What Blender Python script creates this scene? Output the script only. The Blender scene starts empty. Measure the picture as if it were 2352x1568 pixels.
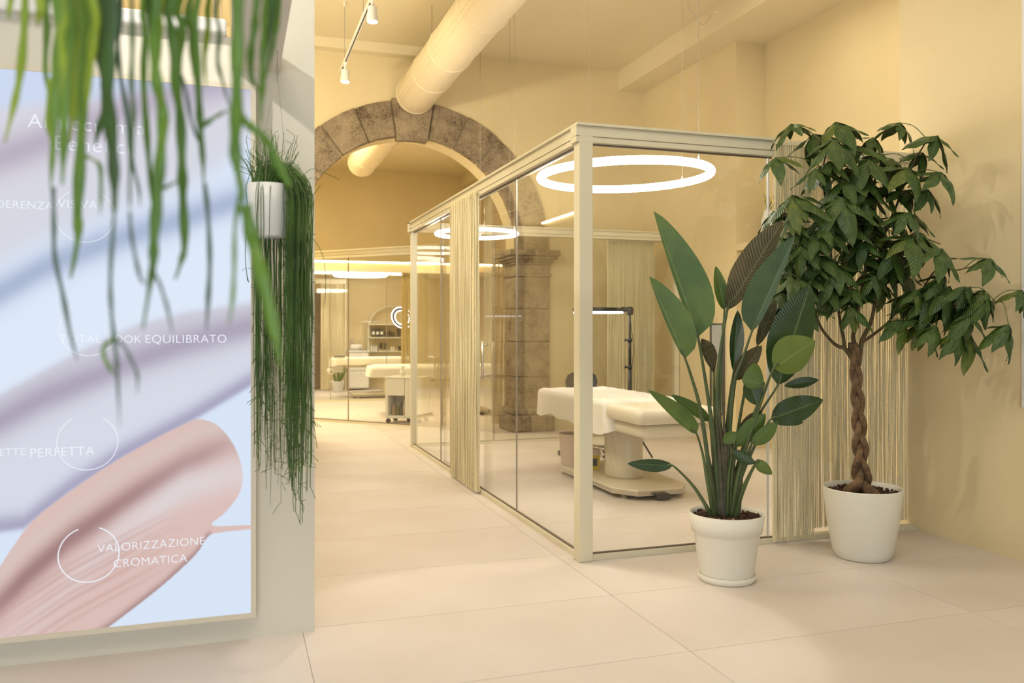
import bpy, bmesh, math, random
from mathutils import Vector, Matrix
import numpy as np

random.seed(7)
RNG = random.Random(11)
S = bpy.context.scene
COL = S.collection

# ------------------------------------------------------------------ camera
F = 1930.0
YAW = math.radians(18.32)
CY, SY = math.cos(YAW), math.sin(YAW)
HC = 1.4
HOR = 750.0
cam_d = bpy.data.cameras.new('camera')
cam = bpy.data.objects.new('camera', cam_d); COL.objects.link(cam)
cam.location = (0, 0, HC)
cam.rotation_euler = (math.pi / 2, 0, -YAW)
cam_d.sensor_width = 36.0
cam_d.lens = 36.0 * F / 2352.0
cam_d.shift_y = -(784.0 - HOR) / 2352.0
cam_d.clip_start = 0.05
cam_d.dof.use_dof = True
cam_d.dof.focus_distance = 5.3
cam_d.dof.aperture_fstop = 2.2
S.camera = cam

# ------------------------------------------------------------------ world: overcast daylight beyond the open shop front
w = bpy.data.worlds.new('daylight'); S.world = w
w.use_nodes = True
bg = w.node_tree.nodes['Background']
bg.inputs[0].default_value = (0.80, 0.90, 1.0, 1)
bg.inputs[1].default_value = 2.9

S.view_settings.view_transform = 'Standard'
S.view_settings.look = 'None'
S.view_settings.exposure = 0.40
S.view_settings.gamma = 1.0
S.view_settings.use_curve_mapping = False
try:
    S.cycles.use_adaptive_sampling = True
    S.cycles.adaptive_threshold = 0.1
    S.cycles.max_bounces = 6
    S.cycles.diffuse_bounces = 3
    S.cycles.glossy_bounces = 3
    S.cycles.transmission_bounces = 4
    S.cycles.transparent_max_bounces = 18
    S.cycles.sample_clamp_indirect = 4.0
    S.cycles.caustics_reflective = False
    S.cycles.caustics_refractive = False
except Exception:
    pass

WARM = (1.0, 0.90, 0.66)
WARM2 = (1.0, 0.94, 0.82)
GOLD = (1.0, 0.85, 0.52)

def area_light(name, loc, size, power, col, sizey=None, rot=(0, 0, 0)):
    d = bpy.data.lights.new(name, 'AREA')
    d.energy = power; d.color = col; d.size = size
    if sizey:
        d.shape = 'RECTANGLE'; d.size_y = sizey
    o = bpy.data.objects.new(name, d); COL.objects.link(o)
    o.location = loc; o.rotation_euler = rot
    return o

# fill lights added out of view at the ceiling (their housings are built below)
area_light('hall_fill_light', (-0.6, 1.2, 4.84), 1.5, 48, WARM2)
area_light('hall_fill_light', (2.7, 2.2, 4.84), 1.5, 22, WARM)
area_light('treatment_fill_light', (4.6, 6.3, 4.84), 0.9, 22, WARM)
area_light('far_hall_fill_light', (0.2, 13.4, 4.84), 1.5, 285, GOLD)
area_light('back_left_fill_light', (-1.6, 6.6, 4.84), 1.5, 120, WARM)

# ------------------------------------------------------------------ pixel helpers (photo 2352 x 1568)
def W(px, py, z):
    lat = (px - 1176.0) / F * z
    return Vector((CY * lat + SY * z, CY * z - SY * lat, HC + (HOR - py) / F * z))
def G(px, py):
    return W(px, py, F * HC / (py - HOR))
def atY(px, py, Y):
    k = (px - 1176.0) / F
    X = Y * (SY + k * CY) / (CY - k * SY)
    return W(px, py, SY * X + CY * Y)
def atX(px, py, X):
    k = (px - 1176.0) / F
    Y = X * (CY - k * SY) / (SY + k * CY)
    return W(px, py, SY * X + CY * Y)
VIEW = Vector((SY, CY, 0)); RIGHT = Vector((CY, -SY, 0)); UP = Vector((0, 0, 1))

# ------------------------------------------------------------------ materials
MATS = {}
def mat(name, col, rough=0.5, metal=0.0, bump=None, var=None, emit=None, spec=0.5, col2=None, sss=0.0, trans=0.0):
    m = bpy.data.materials.new(name); m.use_nodes = True
    nt = m.node_tree; N = nt.nodes; L = nt.links
    b = N['Principled BSDF']
    b.inputs['Base Color'].default_value = (*col, 1)
    b.inputs['Roughness'].default_value = rough
    b.inputs['Metallic'].default_value = metal
    b.inputs['Specular IOR Level'].default_value = spec
    tc = N.new('ShaderNodeTexCoord')
    if var:
        n = N.new('ShaderNodeTexNoise'); n.inputs['Scale'].default_value = var[0]
        n.inputs['Detail'].default_value = 5
        L.new(tc.outputs['Object'], n.inputs['Vector'])
        r = N.new('ShaderNodeValToRGB')
        c2 = col2 if col2 else tuple(c * (1 - var[1]) for c in col)
        r.color_ramp.elements[0].color = (*c2, 1); r.color_ramp.elements[0].position = 0.35
        r.color_ramp.elements[1].color = (*col, 1); r.color_ramp.elements[1].position = 0.65
        L.new(n.outputs['Fac'], r.inputs['Fac']); L.new(r.outputs['Color'], b.inputs['Base Color'])
    if bump:
        n2 = N.new('ShaderNodeTexNoise'); n2.inputs['Scale'].default_value = bump[0]
        n2.inputs['Detail'].default_value = 6
        L.new(tc.outputs['Object'], n2.inputs['Vector'])
        bp = N.new('ShaderNodeBump'); bp.inputs['Strength'].default_value = bump[1]
        bp.inputs['Distance'].default_value = bump[2] if len(bump) > 2 else 0.01
        L.new(n2.outputs['Fac'], bp.inputs['Height']); L.new(bp.outputs['Normal'], b.inputs['Normal'])
    if emit:
        b.inputs['Emission Color'].default_value = (*emit[0], 1)
        b.inputs['Emission Strength'].default_value = emit[1]
    if trans:
        b.inputs['Transmission Weight'].default_value = trans
    MATS[name] = m
    return m

M = {}
M['wall'] = mat('cream plaster', (0.80, 0.675, 0.42), 0.85, bump=(30, 0.06), var=(1.2, 0.05), spec=0.2)
M['wall_cool'] = mat('pale plaster', (0.74, 0.71, 0.62), 0.8, bump=(30, 0.06), var=(1.0, 0.04), spec=0.2)
M['ceil'] = mat('ceiling plaster', (0.82, 0.72, 0.50), 0.9, bump=(25, 0.05), spec=0.2)
M['floor'] = mat('porcelain tile', (0.74, 0.67, 0.63), 0.42, var=(1.6, 0.06), bump=(9, 0.03), spec=0.45, col2=(0.70, 0.62, 0.57))
M['grout'] = mat('grout', (0.50, 0.42, 0.33), 0.9)
M['frame'] = mat('cream painted metal', (0.74, 0.685, 0.52), 0.45, spec=0.4)
M['gasket'] = mat('dark gasket', (0.16, 0.12, 0.09), 0.6)
M['fringe'] = mat('cream string', (0.93, 0.83, 0.56), 0.7, var=(60, 0.12), spec=0.2)
M['fringe_gold'] = mat('golden string', (0.80, 0.62, 0.30), 0.7, var=(60, 0.3), spec=0.2)
M['duct'] = mat('duct enamel', (0.84, 0.72, 0.50), 0.42, spec=0.5)
M['white'] = mat('white enamel', (0.82, 0.80, 0.75), 0.35)
M['white_shelf'] = mat('white lacquer', (0.80, 0.80, 0.80), 0.4)
M['pot'] = mat('white plastic pot', (0.80, 0.775, 0.69), 0.55, bump=(120, 0.03))
M['pot2'] = mat('white glazed pot', (0.82, 0.82, 0.80), 0.3)
M['soil'] = mat('bark mulch', (0.10, 0.045, 0.028), 0.9, var=(60, 0.6), bump=(80, 0.5, 0.01))
M['pebble'] = mat('clay pebble', (0.42, 0.28, 0.20), 0.8)
M['black'] = mat('black plastic', (0.018, 0.017, 0.02), 0.4)
M['darkgrey'] = mat('dark grey plastic', (0.06, 0.055, 0.06), 0.5)
M['charcoal'] = mat('charcoal leatherette', (0.05, 0.05, 0.06), 0.45)
M['steel'] = mat('steel', (0.55, 0.52, 0.47), 0.28, metal=1.0)
M['wire'] = mat('steel wire', (0.40, 0.36, 0.30), 0.5, metal=0.6)
M['sheet'] = mat('white towelling', (0.90, 0.86, 0.80), 0.95, bump=(45, 0.15, 0.01), spec=0.1)
M['cushion'] = mat('cream leatherette', (0.82, 0.74, 0.60), 0.5)
M['bedmetal'] = mat('cream enamel', (0.80, 0.72, 0.58), 0.3)
M['bin'] = mat('beige plastic', (0.74, 0.60, 0.47), 0.5)
M['yellow'] = mat('yellow plastic', (0.80, 0.58, 0.06), 0.45)
M['paper'] = mat('paper', (0.85, 0.80, 0.72), 0.9)
M['bark'] = mat('bark', (0.23, 0.135, 0.07), 0.9, var=(25, 0.5), bump=(40, 0.5, 0.01), col2=(0.11, 0.07, 0.04))
M['branch'] = mat('green bark', (0.12, 0.085, 0.035), 0.8, var=(30, 0.4))
M['petiole'] = mat('petiole', (0.14, 0.17, 0.05), 0.6)
M['stalk'] = mat('leaf stalk', (0.085, 0.125, 0.045), 0.5, var=(6, 0.3))
M['sheath'] = mat('stalk sheath', (0.15, 0.115, 0.085), 0.6, var=(22, 0.4), col2=(0.055, 0.07, 0.03))
M['flower'] = mat('yellow blossom', (0.75, 0.62, 0.12), 0.6)
M['rhip'] = mat('rhipsalis stem', (0.085, 0.18, 0.025), 0.5, var=(9, 0.5), col2=(0.04, 0.095, 0.014))
M['rhip_tip'] = mat('rhipsalis tip', (0.17, 0.20, 0.05), 0.5)
M['ledring'] = mat('lit diffuser ring', (0.9, 0.9, 0.9), 0.5, emit=((1.0, 0.93, 0.84), 20.0))
M['ledstrip'] = mat('lit strip', (0.9, 0.9, 0.9), 0.5, emit=((1.0, 0.80, 0.50), 9.0))
M['ledwhite'] = mat('lit white strip', (0.9, 0.9, 0.9), 0.5, emit=((1.0, 0.92, 0.80), 6.0))
M['ledcool'] = mat('lit cool ring', (0.9, 0.9, 0.95), 0.5, emit=((0.92, 0.92, 1.0), 5.0))
M['lens'] = mat('lit lens', (0.9, 0.9, 0.9), 0.5, emit=((1.0, 0.93, 0.85), 16.0))
M['text'] = mat('lit lettering', (0, 0, 0), 0.5, emit=((0.88, 0.93, 1.0), 0.73))
M['door'] = mat('dark bronze door', (0.12, 0.075, 0.045), 0.4)
M['mirror'] = mat('mirror', (0.90, 0.92, 0.93), 0.04, metal=1.0)
M['socket'] = mat('wall plate', (0.62, 0.54, 0.44), 0.5)
M['screen_frame'] = mat('display frame', (0.72, 0.66, 0.54), 0.5)

def glass_mat(name, tint, refl=1.0, ior=1.33):
    m = bpy.data.materials.new(name); m.use_nodes = True
    nt = m.node_tree; N = nt.nodes; L = nt.links
    for n in list(N): N.remove(n)
    out = N.new('ShaderNodeOutputMaterial')
    tr = N.new('ShaderNodeBsdfTransparent'); tr.inputs[0].default_value = (*tint, 1)
    gl = N.new('ShaderNodeBsdfGlossy'); gl.inputs['Roughness'].default_value = 0.0
    gl.inputs['Color'].default_value = (refl, refl, refl, 1)
    ge = N.new('ShaderNodeNewGeometry')
    dt = N.new('ShaderNodeVectorMath'); dt.operation = 'DOT_PRODUCT'
    L.new(ge.outputs['Normal'], dt.inputs[0]); L.new(ge.outputs['Incoming'], dt.inputs[1])
    ab = N.new('ShaderNodeMath'); ab.operation = 'ABSOLUTE'; L.new(dt.outputs['Value'], ab.inputs[0])
    on = N.new('ShaderNodeMath'); on.operation = 'SUBTRACT'; on.inputs[0].default_value = 1.0; L.new(ab.outputs[0], on.inputs[1])
    pw = N.new('ShaderNodeMath'); pw.operation = 'POWER'; L.new(on.outputs[0], pw.inputs[0]); pw.inputs[1].default_value = 5.0
    fr = N.new('ShaderNodeMath'); fr.operation = 'MULTIPLY_ADD'; L.new(pw.outputs[0], fr.inputs[0]); fr.inputs[1].default_value = 0.97; fr.inputs[2].default_value = 0.03
    mx = N.new('ShaderNodeMixShader')
    L.new(fr.outputs[0], mx.inputs[0]); L.new(tr.outputs[0], mx.inputs[1]); L.new(gl.outputs[0], mx.inputs[2])
    L.new(mx.outputs[0], out.inputs[0])
    return m
M['glass'] = glass_mat('clear glass', (0.975, 0.98, 0.97))

def leaf_mat(name, c1, c2, vein, rough=0.42, ribs=36.0, ribamt=0.25):
    m = bpy.data.materials.new(name); m.use_nodes = True
    nt = m.node_tree; N = nt.nodes; L = nt.links
    b = N['Principled BSDF']; b.inputs['Roughness'].default_value = rough
    uv = N.new('ShaderNodeUVMap'); uv.uv_map = 'UVMap'
    sep = N.new('ShaderNodeSeparateXYZ'); L.new(uv.outputs[0], sep.inputs[0])
    # |v-0.5|
    a = N.new('ShaderNodeMath'); a.operation = 'SUBTRACT'; L.new(sep.outputs['Y'], a.inputs[0]); a.inputs[1].default_value = 0.5
    ab = N.new('ShaderNodeMath'); ab.operation = 'ABSOLUTE'; L.new(a.outputs[0], ab.inputs[0])
    # rib phase = u*ribs - |v|*ribs*0.5
    m1 = N.new('ShaderNodeMath'); m1.operation = 'MULTIPLY'; L.new(sep.outputs['X'], m1.inputs[0]); m1.inputs[1].default_value = ribs * 6.28
    m2 = N.new('ShaderNodeMath'); m2.operation = 'MULTIPLY'; L.new(ab.outputs[0], m2.inputs[0]); m2.inputs[1].default_value = ribs * 6.28 * 0.25
    d = N.new('ShaderNodeMath'); d.operation = 'SUBTRACT'; L.new(m1.outputs[0], d.inputs[0]); L.new(m2.outputs[0], d.inputs[1])
    sn = N.new('ShaderNodeMath'); sn.operation = 'SINE'; L.new(d.outputs[0], sn.inputs[0])
    tc = N.new('ShaderNodeTexCoord')
    nz = N.new('ShaderNodeTexNoise'); nz.inputs['Scale'].default_value = 5.0; L.new(tc.outputs['Object'], nz.inputs['Vector'])
    r = N.new('ShaderNodeValToRGB')
    r.color_ramp.elements[0].color = (*c1, 1); r.color_ramp.elements[0].position = 0.35
    r.color_ramp.elements[1].color = (*c2, 1); r.color_ramp.elements[1].position = 0.68
    L.new(nz.outputs['Fac'], r.inputs['Fac'])
    vr = N.new('ShaderNodeMath'); vr.operation = 'LESS_THAN'; L.new(ab.outputs[0], vr.inputs[0]); vr.inputs[1].default_value = 0.022
    vm = N.new('ShaderNodeMath'); vm.operation = 'MULTIPLY'; L.new(vr.outputs[0], vm.inputs[0]); vm.inputs[1].default_value = 0.75
    mx = N.new('ShaderNodeMix'); mx.data_type = 'RGBA'
    L.new(vm.outputs[0], mx.inputs['Factor']); L.new(r.outputs['Color'], mx.inputs['A']); mx.inputs['B'].default_value = (*vein, 1)
    L.new(mx.outputs['Result'], b.inputs['Base Color'])
    bp = N.new('ShaderNodeBump'); bp.inputs['Strength'].default_value = ribamt; bp.inputs['Distance'].default_value = 0.004
    L.new(sn.outputs[0], bp.inputs['Height']); L.new(bp.outputs['Normal'], b.inputs['Normal'])
    return m
M['leaf_a'] = leaf_mat('bird of paradise leaf', (0.055, 0.115, 0.020), (0.105, 0.170, 0.030), (0.16, 0.22, 0.06))
M['leaf_blue'] = leaf_mat('blue green leaf', (0.045, 0.095, 0.045), (0.075, 0.135, 0.06), (0.14, 0.20, 0.09), rough=0.38)
M['leaf_dark'] = leaf_mat('dark leaf', (0.012, 0.038, 0.008), (0.028, 0.065, 0.012), (0.11, 0.17, 0.045), rough=0.3)
M['leaf_light'] = leaf_mat('light leaf', (0.10, 0.155, 0.02), (0.13, 0.185, 0.03), (0.20, 0.25, 0.06))
M['leaf_under'] = leaf_mat('leaf underside', (0.10, 0.095, 0.045), (0.17, 0.14, 0.075), (0.22, 0.24, 0.11), ribamt=0.8, ribs=26)
M['leaf_m1'] = leaf_mat('money tree leaf', (0.026, 0.066, 0.010), (0.062, 0.115, 0.018), (0.12, 0.16, 0.04), ribs=14, ribamt=0.35)
M['leaf_m2'] = leaf_mat('money tree young leaf', (0.060, 0.105, 0.012), (0.125, 0.155, 0.020), (0.16, 0.18, 0.04), ribs=14, ribamt=0.35)
M['hang_a'] = mat('flat stem green', (0.16, 0.30, 0.03), 0.45, var=(7, 0.55), col2=(0.07, 0.17, 0.016))
M['hang_b'] = mat('flat stem lime', (0.34, 0.45, 0.035), 0.45, var=(7, 0.4), col2=(0.17, 0.28, 0.02))
M['hang_c'] = mat('flat stem dark', (0.055, 0.14, 0.02), 0.45, var=(7, 0.4))
M['hang_d'] = mat('flat stem slate', (0.11, 0.19, 0.14), 0.45, var=(7, 0.3))

def stone_mat():
    m = bpy.data.materials.new('lava stone'); m.use_nodes = True
    nt = m.node_tree; N = nt.nodes; L = nt.links
    b = N['Principled BSDF']; b.inputs['Roughness'].default_value = 0.95; b.inputs['Specular IOR Level'].default_value = 0.15
    tc = N.new('ShaderNodeTexCoord')
    n1 = N.new('ShaderNodeTexNoise'); n1.inputs['Scale'].default_value = 4; n1.inputs['Detail'].default_value = 8; n1.inputs['Roughness'].default_value = 0.75
    n2 = N.new('ShaderNodeTexNoise'); n2.inputs['Scale'].default_value = 55; n2.inputs['Detail'].default_value = 4
    L.new(tc.outputs['Object'], n1.inputs['Vector']); L.new(tc.outputs['Object'], n2.inputs['Vector'])
    r = N.new('ShaderNodeValToRGB')
    r.color_ramp.elements[0].color = (0.10, 0.07, 0.05, 1); r.color_ramp.elements[0].position = 0.33
    r.color_ramp.elements[1].color = (0.42, 0.33, 0.225, 1); r.color_ramp.elements[1].position = 0.66
    e = r.color_ramp.elements.new(0.48); e.color = (0.30, 0.235, 0.16, 1)
    ad = N.new('ShaderNodeMath'); ad.operation = 'MULTIPLY_ADD'
    L.new(n2.outputs['Fac'], ad.inputs[0]); ad.inputs[1].default_value = 0.5
    sb = N.new('ShaderNodeMath'); sb.operation = 'SUBTRACT'; L.new(n1.outputs['Fac'], sb.inputs[0]); sb.inputs[1].default_value = 0.25
    L.new(sb.outputs[0], ad.inputs[2]); L.new(ad.outputs[0], r.inputs['Fac']); L.new(r.outputs['Color'], b.inputs['Base Color'])
    bp = N.new('ShaderNodeBump'); bp.inputs['Strength'].default_value = 0.8; bp.inputs['Distance'].default_value = 0.02
    L.new(ad.outputs[0], bp.inputs['Height']); L.new(bp.outputs['Normal'], b.inputs['Normal'])
    return m
M['stone'] = stone_mat()

# ------------------------------------------------------------------ object helpers
ROOT = {}     # object name -> (location, rotz) of its top-level thing
def thing(name, label, cat, loc=(0, 0, 0), rotz=0.0, group=None, kind=None):
    o = bpy.data.objects.new(name, None); COL.objects.link(o)
    o.empty_display_size = 0.1
    o.location = loc; o.rotation_euler = (0, 0, rotz)
    if label: o['label'] = label
    if cat: o['category'] = cat
    if group: o['group'] = group
    if kind: o['kind'] = kind
    ROOT[o.name] = (Vector(loc), rotz)
    return o
def tag(o, label=None, cat=None, group=None, kind=None):
    if label: o['label'] = label
    if cat: o['category'] = cat
    if group: o['group'] = group
    if kind: o['kind'] = kind
    return o

class MB:
    def __init__(s):
        s.v = []; s.f = []; s.uv = []
    def add(s, verts, faces, uvs=None):
        b = len(s.v); s.v += [Vector(p) for p in verts]
        s.f += [tuple(i + b for i in fc) for fc in faces]
        s.uv += uvs if uvs else [(0, 0)] * len(verts)
        return s
    def box(s, x0, x1, y0, y1, z0, z1):
        vs = [(x, y, z) for z in (z0, z1) for y in (y0, y1) for x in (x0, x1)]
        return s.add(vs, [(0, 2, 3, 1), (4, 5, 7, 6), (0, 1, 5, 4), (2, 6, 7, 3), (0, 4, 6, 2), (1, 3, 7, 5)])
    def obox(s, c, ax, hx, hy, z0, z1):          # oriented box, ax = unit vector in xy
        ax = Vector((ax[0], ax[1], 0)).normalized(); ay = Vector((-ax.y, ax.x, 0)); c = Vector((c[0], c[1], 0))
        vs = [c + ax * sx * hx + ay * sy * hy + UP * z for z in (z0, z1) for sy in (-1, 1) for sx in (-1, 1)]
        return s.add(vs, [(0, 2, 3, 1), (4, 5, 7, 6), (0, 1, 5, 4), (2, 6, 7, 3), (0, 4, 6, 2), (1, 3, 7, 5)])
    def prism(s, poly, z0, z1):
        n = len(poly)
        vs = [(p[0], p[1], z0) for p in poly] + [(p[0], p[1], z1) for p in poly]
        fs = [tuple(range(n - 1, -1, -1)), tuple(range(n, 2 * n))] + [(i, (i + 1) % n, n + (i + 1) % n, n + i) for i in range(n)]
        return s.add(vs, fs)
    def lathe(s, prof, c=(0, 0, 0), n=40, sx=1.0, sy=1.0, cap=True):
        c = Vector(c); vs = []; fs = []
        for (r, z) in prof:
            for i in range(n):
                a = 2 * math.pi * i / n
                vs.append((c.x + r * sx * math.cos(a), c.y + r * sy * math.sin(a), c.z + z))
        for k in range(len(prof) - 1):
            for i in range(n):
                j = (i + 1) % n
                fs.append((k * n + i, k * n + j, (k + 1) * n + j, (k + 1) * n + i))
        if cap:
            fs.append(tuple(range(n - 1, -1, -1))); fs.append(tuple((len(prof) - 1) * n + i for i in range(n)))
        return s.add(vs, fs)
    def tube(s, pts, rad, n=6, cap=True, flat=1.0, side=None, keep=False):
        pts = [Vector(p) for p in pts]; m = len(pts)
        if not hasattr(rad, '__len__'): rad = [rad] * m
        vs = []; fs = []; prev = None
        for i, p in enumerate(pts):
            t = (pts[min(i + 1, m - 1)] - pts[max(i - 1, 0)])
            if t.length < 1e-9: t = Vector((0, 0, 1))
            t.normalize()
            if prev is None or keep:
                ref = side if side is not None else (Vector((1, 0, 0)) if abs(t.x) < 0.8 else Vector((0, 1, 0)))
            else: ref = prev
            a = ref - t * ref.dot(t)
            if a.length < 1e-6: a = Vector((0, 1, 0)) - t * t.y
            a.normalize(); b = t.cross(a); prev = a
            for k in range(n):
                an = 2 * math.pi * k / n
                vs.append(p + a * math.cos(an) * rad[i] + b * math.sin(an) * rad[i] * flat)
        for i in range(m - 1):
            for k in range(n):
                j = (k + 1) % n
                fs.append((i * n + k, i * n + j, (i + 1) * n + j, (i + 1) * n + k))
        if cap:
            fs.append(tuple(range(n - 1, -1, -1))); fs.append(tuple((m - 1) * n + k for k in range(n)))
        return s.add(vs, fs)
    def torus(s, c, R, r, n=72, m=10, nrm=(0, 0, 1), flat=1.0):
        c = Vector(c); nz = Vector(nrm).normalized()
        a = nz.orthogonal().normalized(); b = nz.cross(a); vs = []; fs = []
        for i in range(n):
            an = 2 * math.pi * i / n; d = a * math.cos(an) + b * math.sin(an)
            for k in range(m):
                bn = 2 * math.pi * k / m
                vs.append(c + d * (R + r * math.cos(bn)) + nz * r * flat * math.sin(bn))
        for i in range(n):
            for k in range(m):
                i2 = (i + 1) % n; k2 = (k + 1) % m
                fs.append((i * m + k, i2 * m + k, i2 * m + k2, i * m + k2))
        return s.add(vs, fs)
    def build(s, name, m, parent=None, smooth=False, local=False, bevel=0.0):
        me = bpy.data.meshes.new(name)
        vs = s.v
        if parent is not None and not local:
            loc, rz = ROOT[parent.name]
            ca, sa = math.cos(-rz), math.sin(-rz)
            out = []
            for p in vs:
                q = p - loc
                out.append(Vector((q.x * ca - q.y * sa, q.x * sa + q.y * ca, q.z)))
            vs = out
        me.from_pydata([tuple(p) for p in vs], [], s.f)
        if any(u != (0, 0) for u in s.uv):
            ul = me.uv_layers.new(name='UVMap')
            for lp in me.loops:
                ul.data[lp.index].uv = s.uv[lp.vertex_index]
        me.materials.append(m)
        if smooth:
            me.polygons.foreach_set('use_smooth', [True] * len(me.polygons))
        me.update()
        o = bpy.data.objects.new(name, me); COL.objects.link(o)
        if parent is not None:
            o.parent = parent; ROOT[o.name] = ROOT[parent.name]
        if bevel > 0:
            md = o.modifiers.new('bevel', 'BEVEL'); md.width = bevel; md.segments = 2; md.limit_method = 'ANGLE'
        return o

def struct(name, mb, m, parent=None, **k):
    o = mb.build(name, m, parent, **k)
    if parent is None:
        o['kind'] = 'structure'; ROOT[o.name] = (Vector((0, 0, 0)), 0.0)
    return o

def smooth_path(pts, n=6):
    pts = [Vector(p) for p in pts]
    if len(pts) < 3: return pts
    out = []
    P = [pts[0] * 2 - pts[1]] + pts + [pts[-1] * 2 - pts[-2]]
    for i in range(1, len(P) - 2):
        p0, p1, p2, p3 = P[i - 1], P[i], P[i + 1], P[i + 2]
        for k in range(n):
            t = k / n
            out.append(0.5 * ((2 * p1) + (p2 - p0) * t + (2 * p0 - 5 * p1 + 4 * p2 - p3) * t * t + (3 * p1 - p0 - 3 * p2 + p3) * t ** 3))
    out.append(pts[-1]); return out

# ================================================================== SETTING
YF, XL, XR = 4.65, 1.99, 4.47       # cubicle front plane, its left side, the hall's right wall
YA = 10.65                          # face of the arch wall
YR = 9.65                           # rear glass of the cubicle
YB = 19.2                           # back wall
HBOX = 2.61
CEIL = 4.95

fl = struct('floor', MB().box(-6, 7.2, -4.2, YB + 0.3, -0.12, -0.004), M['grout'])
tw, td = 1.57, 0.8
tile_me = None
for i in range(-4, 5):
    for j in range(-9, 20):
        x0 = 0.30 + tw * i; y0 = 3.2 + td * j
        if x0 > 6.0: continue
        if tile_me is None:
            t = MB().box(-tw / 2 + 0.0014, tw / 2 - 0.0014, -td / 2 + 0.0014, td / 2 - 0.0014, -0.010, 0.0).build('tile', M['floor'], fl, local=True)
            tile_me = t.data
        else:
            t = bpy.data.objects.new('tile', tile_me); COL.objects.link(t); t.parent = fl
        t.location = (x0 + tw / 2, y0 + td / 2, 0)

struct('ceiling', MB().box(-6, 7.2, -4.2, YB + 0.3, CEIL, CEIL + 0.15), M['ceil'])
struct('trim_1', MB().box(5.08, 5.9, -4.2, YB, 4.68, CEIL + 0.01), M['ceil'])            # beam along the right side
struct('trim_2', MB().box(-3.5, 2.3, YA - 0.16, YA + 0.02, 4.83, CEIL + 0.01), M['ceil'])

# right walls
struct('wall_right', MB().box(XR, 6.2, -4.2, 4.78, 0, CEIL), M['wall'])
struct('wall_right_recess', MB().box(5.85, 6.2, 4.78, 8.34, 0, CEIL), M['wall'])
struct('wall_right_far', MB().box(5.47, 6.2, 8.34, YB + 0.2, 0, CEIL), M['wall'])
struct('trim_3', MB().box(XR - 0.012, XR + 0.02, 2.2, 3.80, 0.92, 4.2), M['white_shelf'])
# rear and left walls
struct('wall_back', MB().box(-3.7, 6.2, YB, YB + 0.2, 0, CEIL), M['wall'])
struct('wall_left', MB().box(-3.7, -3.5, 3.95, YB + 0.2, 0, CEIL), M['wall'])
struct('wall_left_hall', MB().box(-6.0, -5.8, -4.2, 4.2, 0, CEIL), M['wall_cool'])
# shop front behind the camera: a masonry wall with a tall glazed opening
struct('wall_front', MB().box(-6, -4.2, -4.4, -4.2, 0, CEIL).box(1.2, 6.2, -4.4, -4.2, 0, CEIL).box(-4.2, 1.2, -4.4, -4.2, 3.3, CEIL).box(-4.2, 1.2, -4.4, -4.2, 0, 0.25), M['wall_cool'])

# partition that carries the display
YP = 3.95
struct('wall_partition', MB().box(-5.8, -0.01, YP, YP + 0.22, 0, 2.69).box(-0.01, 0.352, YP, YP + 0.22, 0, CEIL), M['wall_cool'])
struct('trim_4', MB().box(-5.8, -0.03, YP - 0.05, YP + 0.25, 2.69, 2.755), M['white_shelf'], bevel=0.012)
struct('trim_5', MB().box(-0.008, 0.195, -1.0, YP + 0.01, 2.55, 2.63), M['wall_cool'])    # low beam towards the hall

# arch wall
AX, AZ, AR, AT = 2.17, 2.42, 1.42, 0.45
def arch_wall():
    mb = MB(); y0, y1 = YA, YA + 0.5; R = AR + 0.02
    mb.box(-3.5, AX - R, y0, y1, 0, CEIL)
    mb.box(AX + R, 6.0, y0, y1, 0, CEIL)
    n = 48
    pts = [(AX - R * math.cos(math.pi * i / n), AZ + R * math.sin(math.pi * i / n)) for i in range(n + 1)]
    for i in range(n):
        (xa, za), (xb, zb) = pts[i], pts[i + 1]
        vs = [(xa, y0, za), (xb, y0, zb), (xb, y0, CEIL), (xa, y0, CEIL), (xa, y1, za), (xb, y1, zb), (xb, y1, CEIL), (xa, y1, CEIL)]
        mb.add(vs, [(0, 1, 2, 3), (5, 4, 7, 6), (1, 0, 4, 5)])
    return mb
struct('wall_arch', arch_wall(), M['wall'])

def wedge(a0, a1, r0, r1, y0, y1, jit=0.006, seg=3):
    mb = MB(); vs = []; 
    for yy in (y0, y1):
        for rr in (r0, r1):
            for k in range(seg + 1):
                a = a0 + (a1 - a0) * k / seg
                j = lambda: RNG.uniform(-jit, jit)
                vs.append((AX + (rr + j()) * math.cos(a), yy + j() * 0.6, AZ + (rr + j()) * math.sin(a)))
    m = seg + 1; fs = []
    I = lambda y, r, k: y * 2 * m + r * m + k
    for k in range(seg):
        fs.append((I(0, 0, k), I(0, 0, k + 1), I(0, 1, k + 1), I(0, 1, k)))
        fs.append((I(1, 0, k), I(1, 1, k), I(1, 1, k + 1), I(1, 0, k + 1)))
        fs.append((I(0, 1, k), I(0, 1, k + 1), I(1, 1, k + 1), I(1, 1, k)))
        fs.append((I(0, 0, k), I(1, 0, k), I(1, 0, k + 1), I(0, 0, k + 1)))
    fs.append((I(0, 0, 0), I(0, 1, 0), I(1, 1, 0), I(1, 0, 0)))
    fs.append((I(0, 0, seg), I(1, 0, seg), I(1, 1, seg), I(0, 1, seg)))
    return mb.add(vs, fs)
arch = thing('stone_arch', 'weathered brown lava stone arch with keystone on moulded piers', 'arch', (AX, YA, 0))
bnds = [0, 17, 35, 52, 67, 81.5, 98.5, 113, 128, 146, 163, 180]
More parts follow.
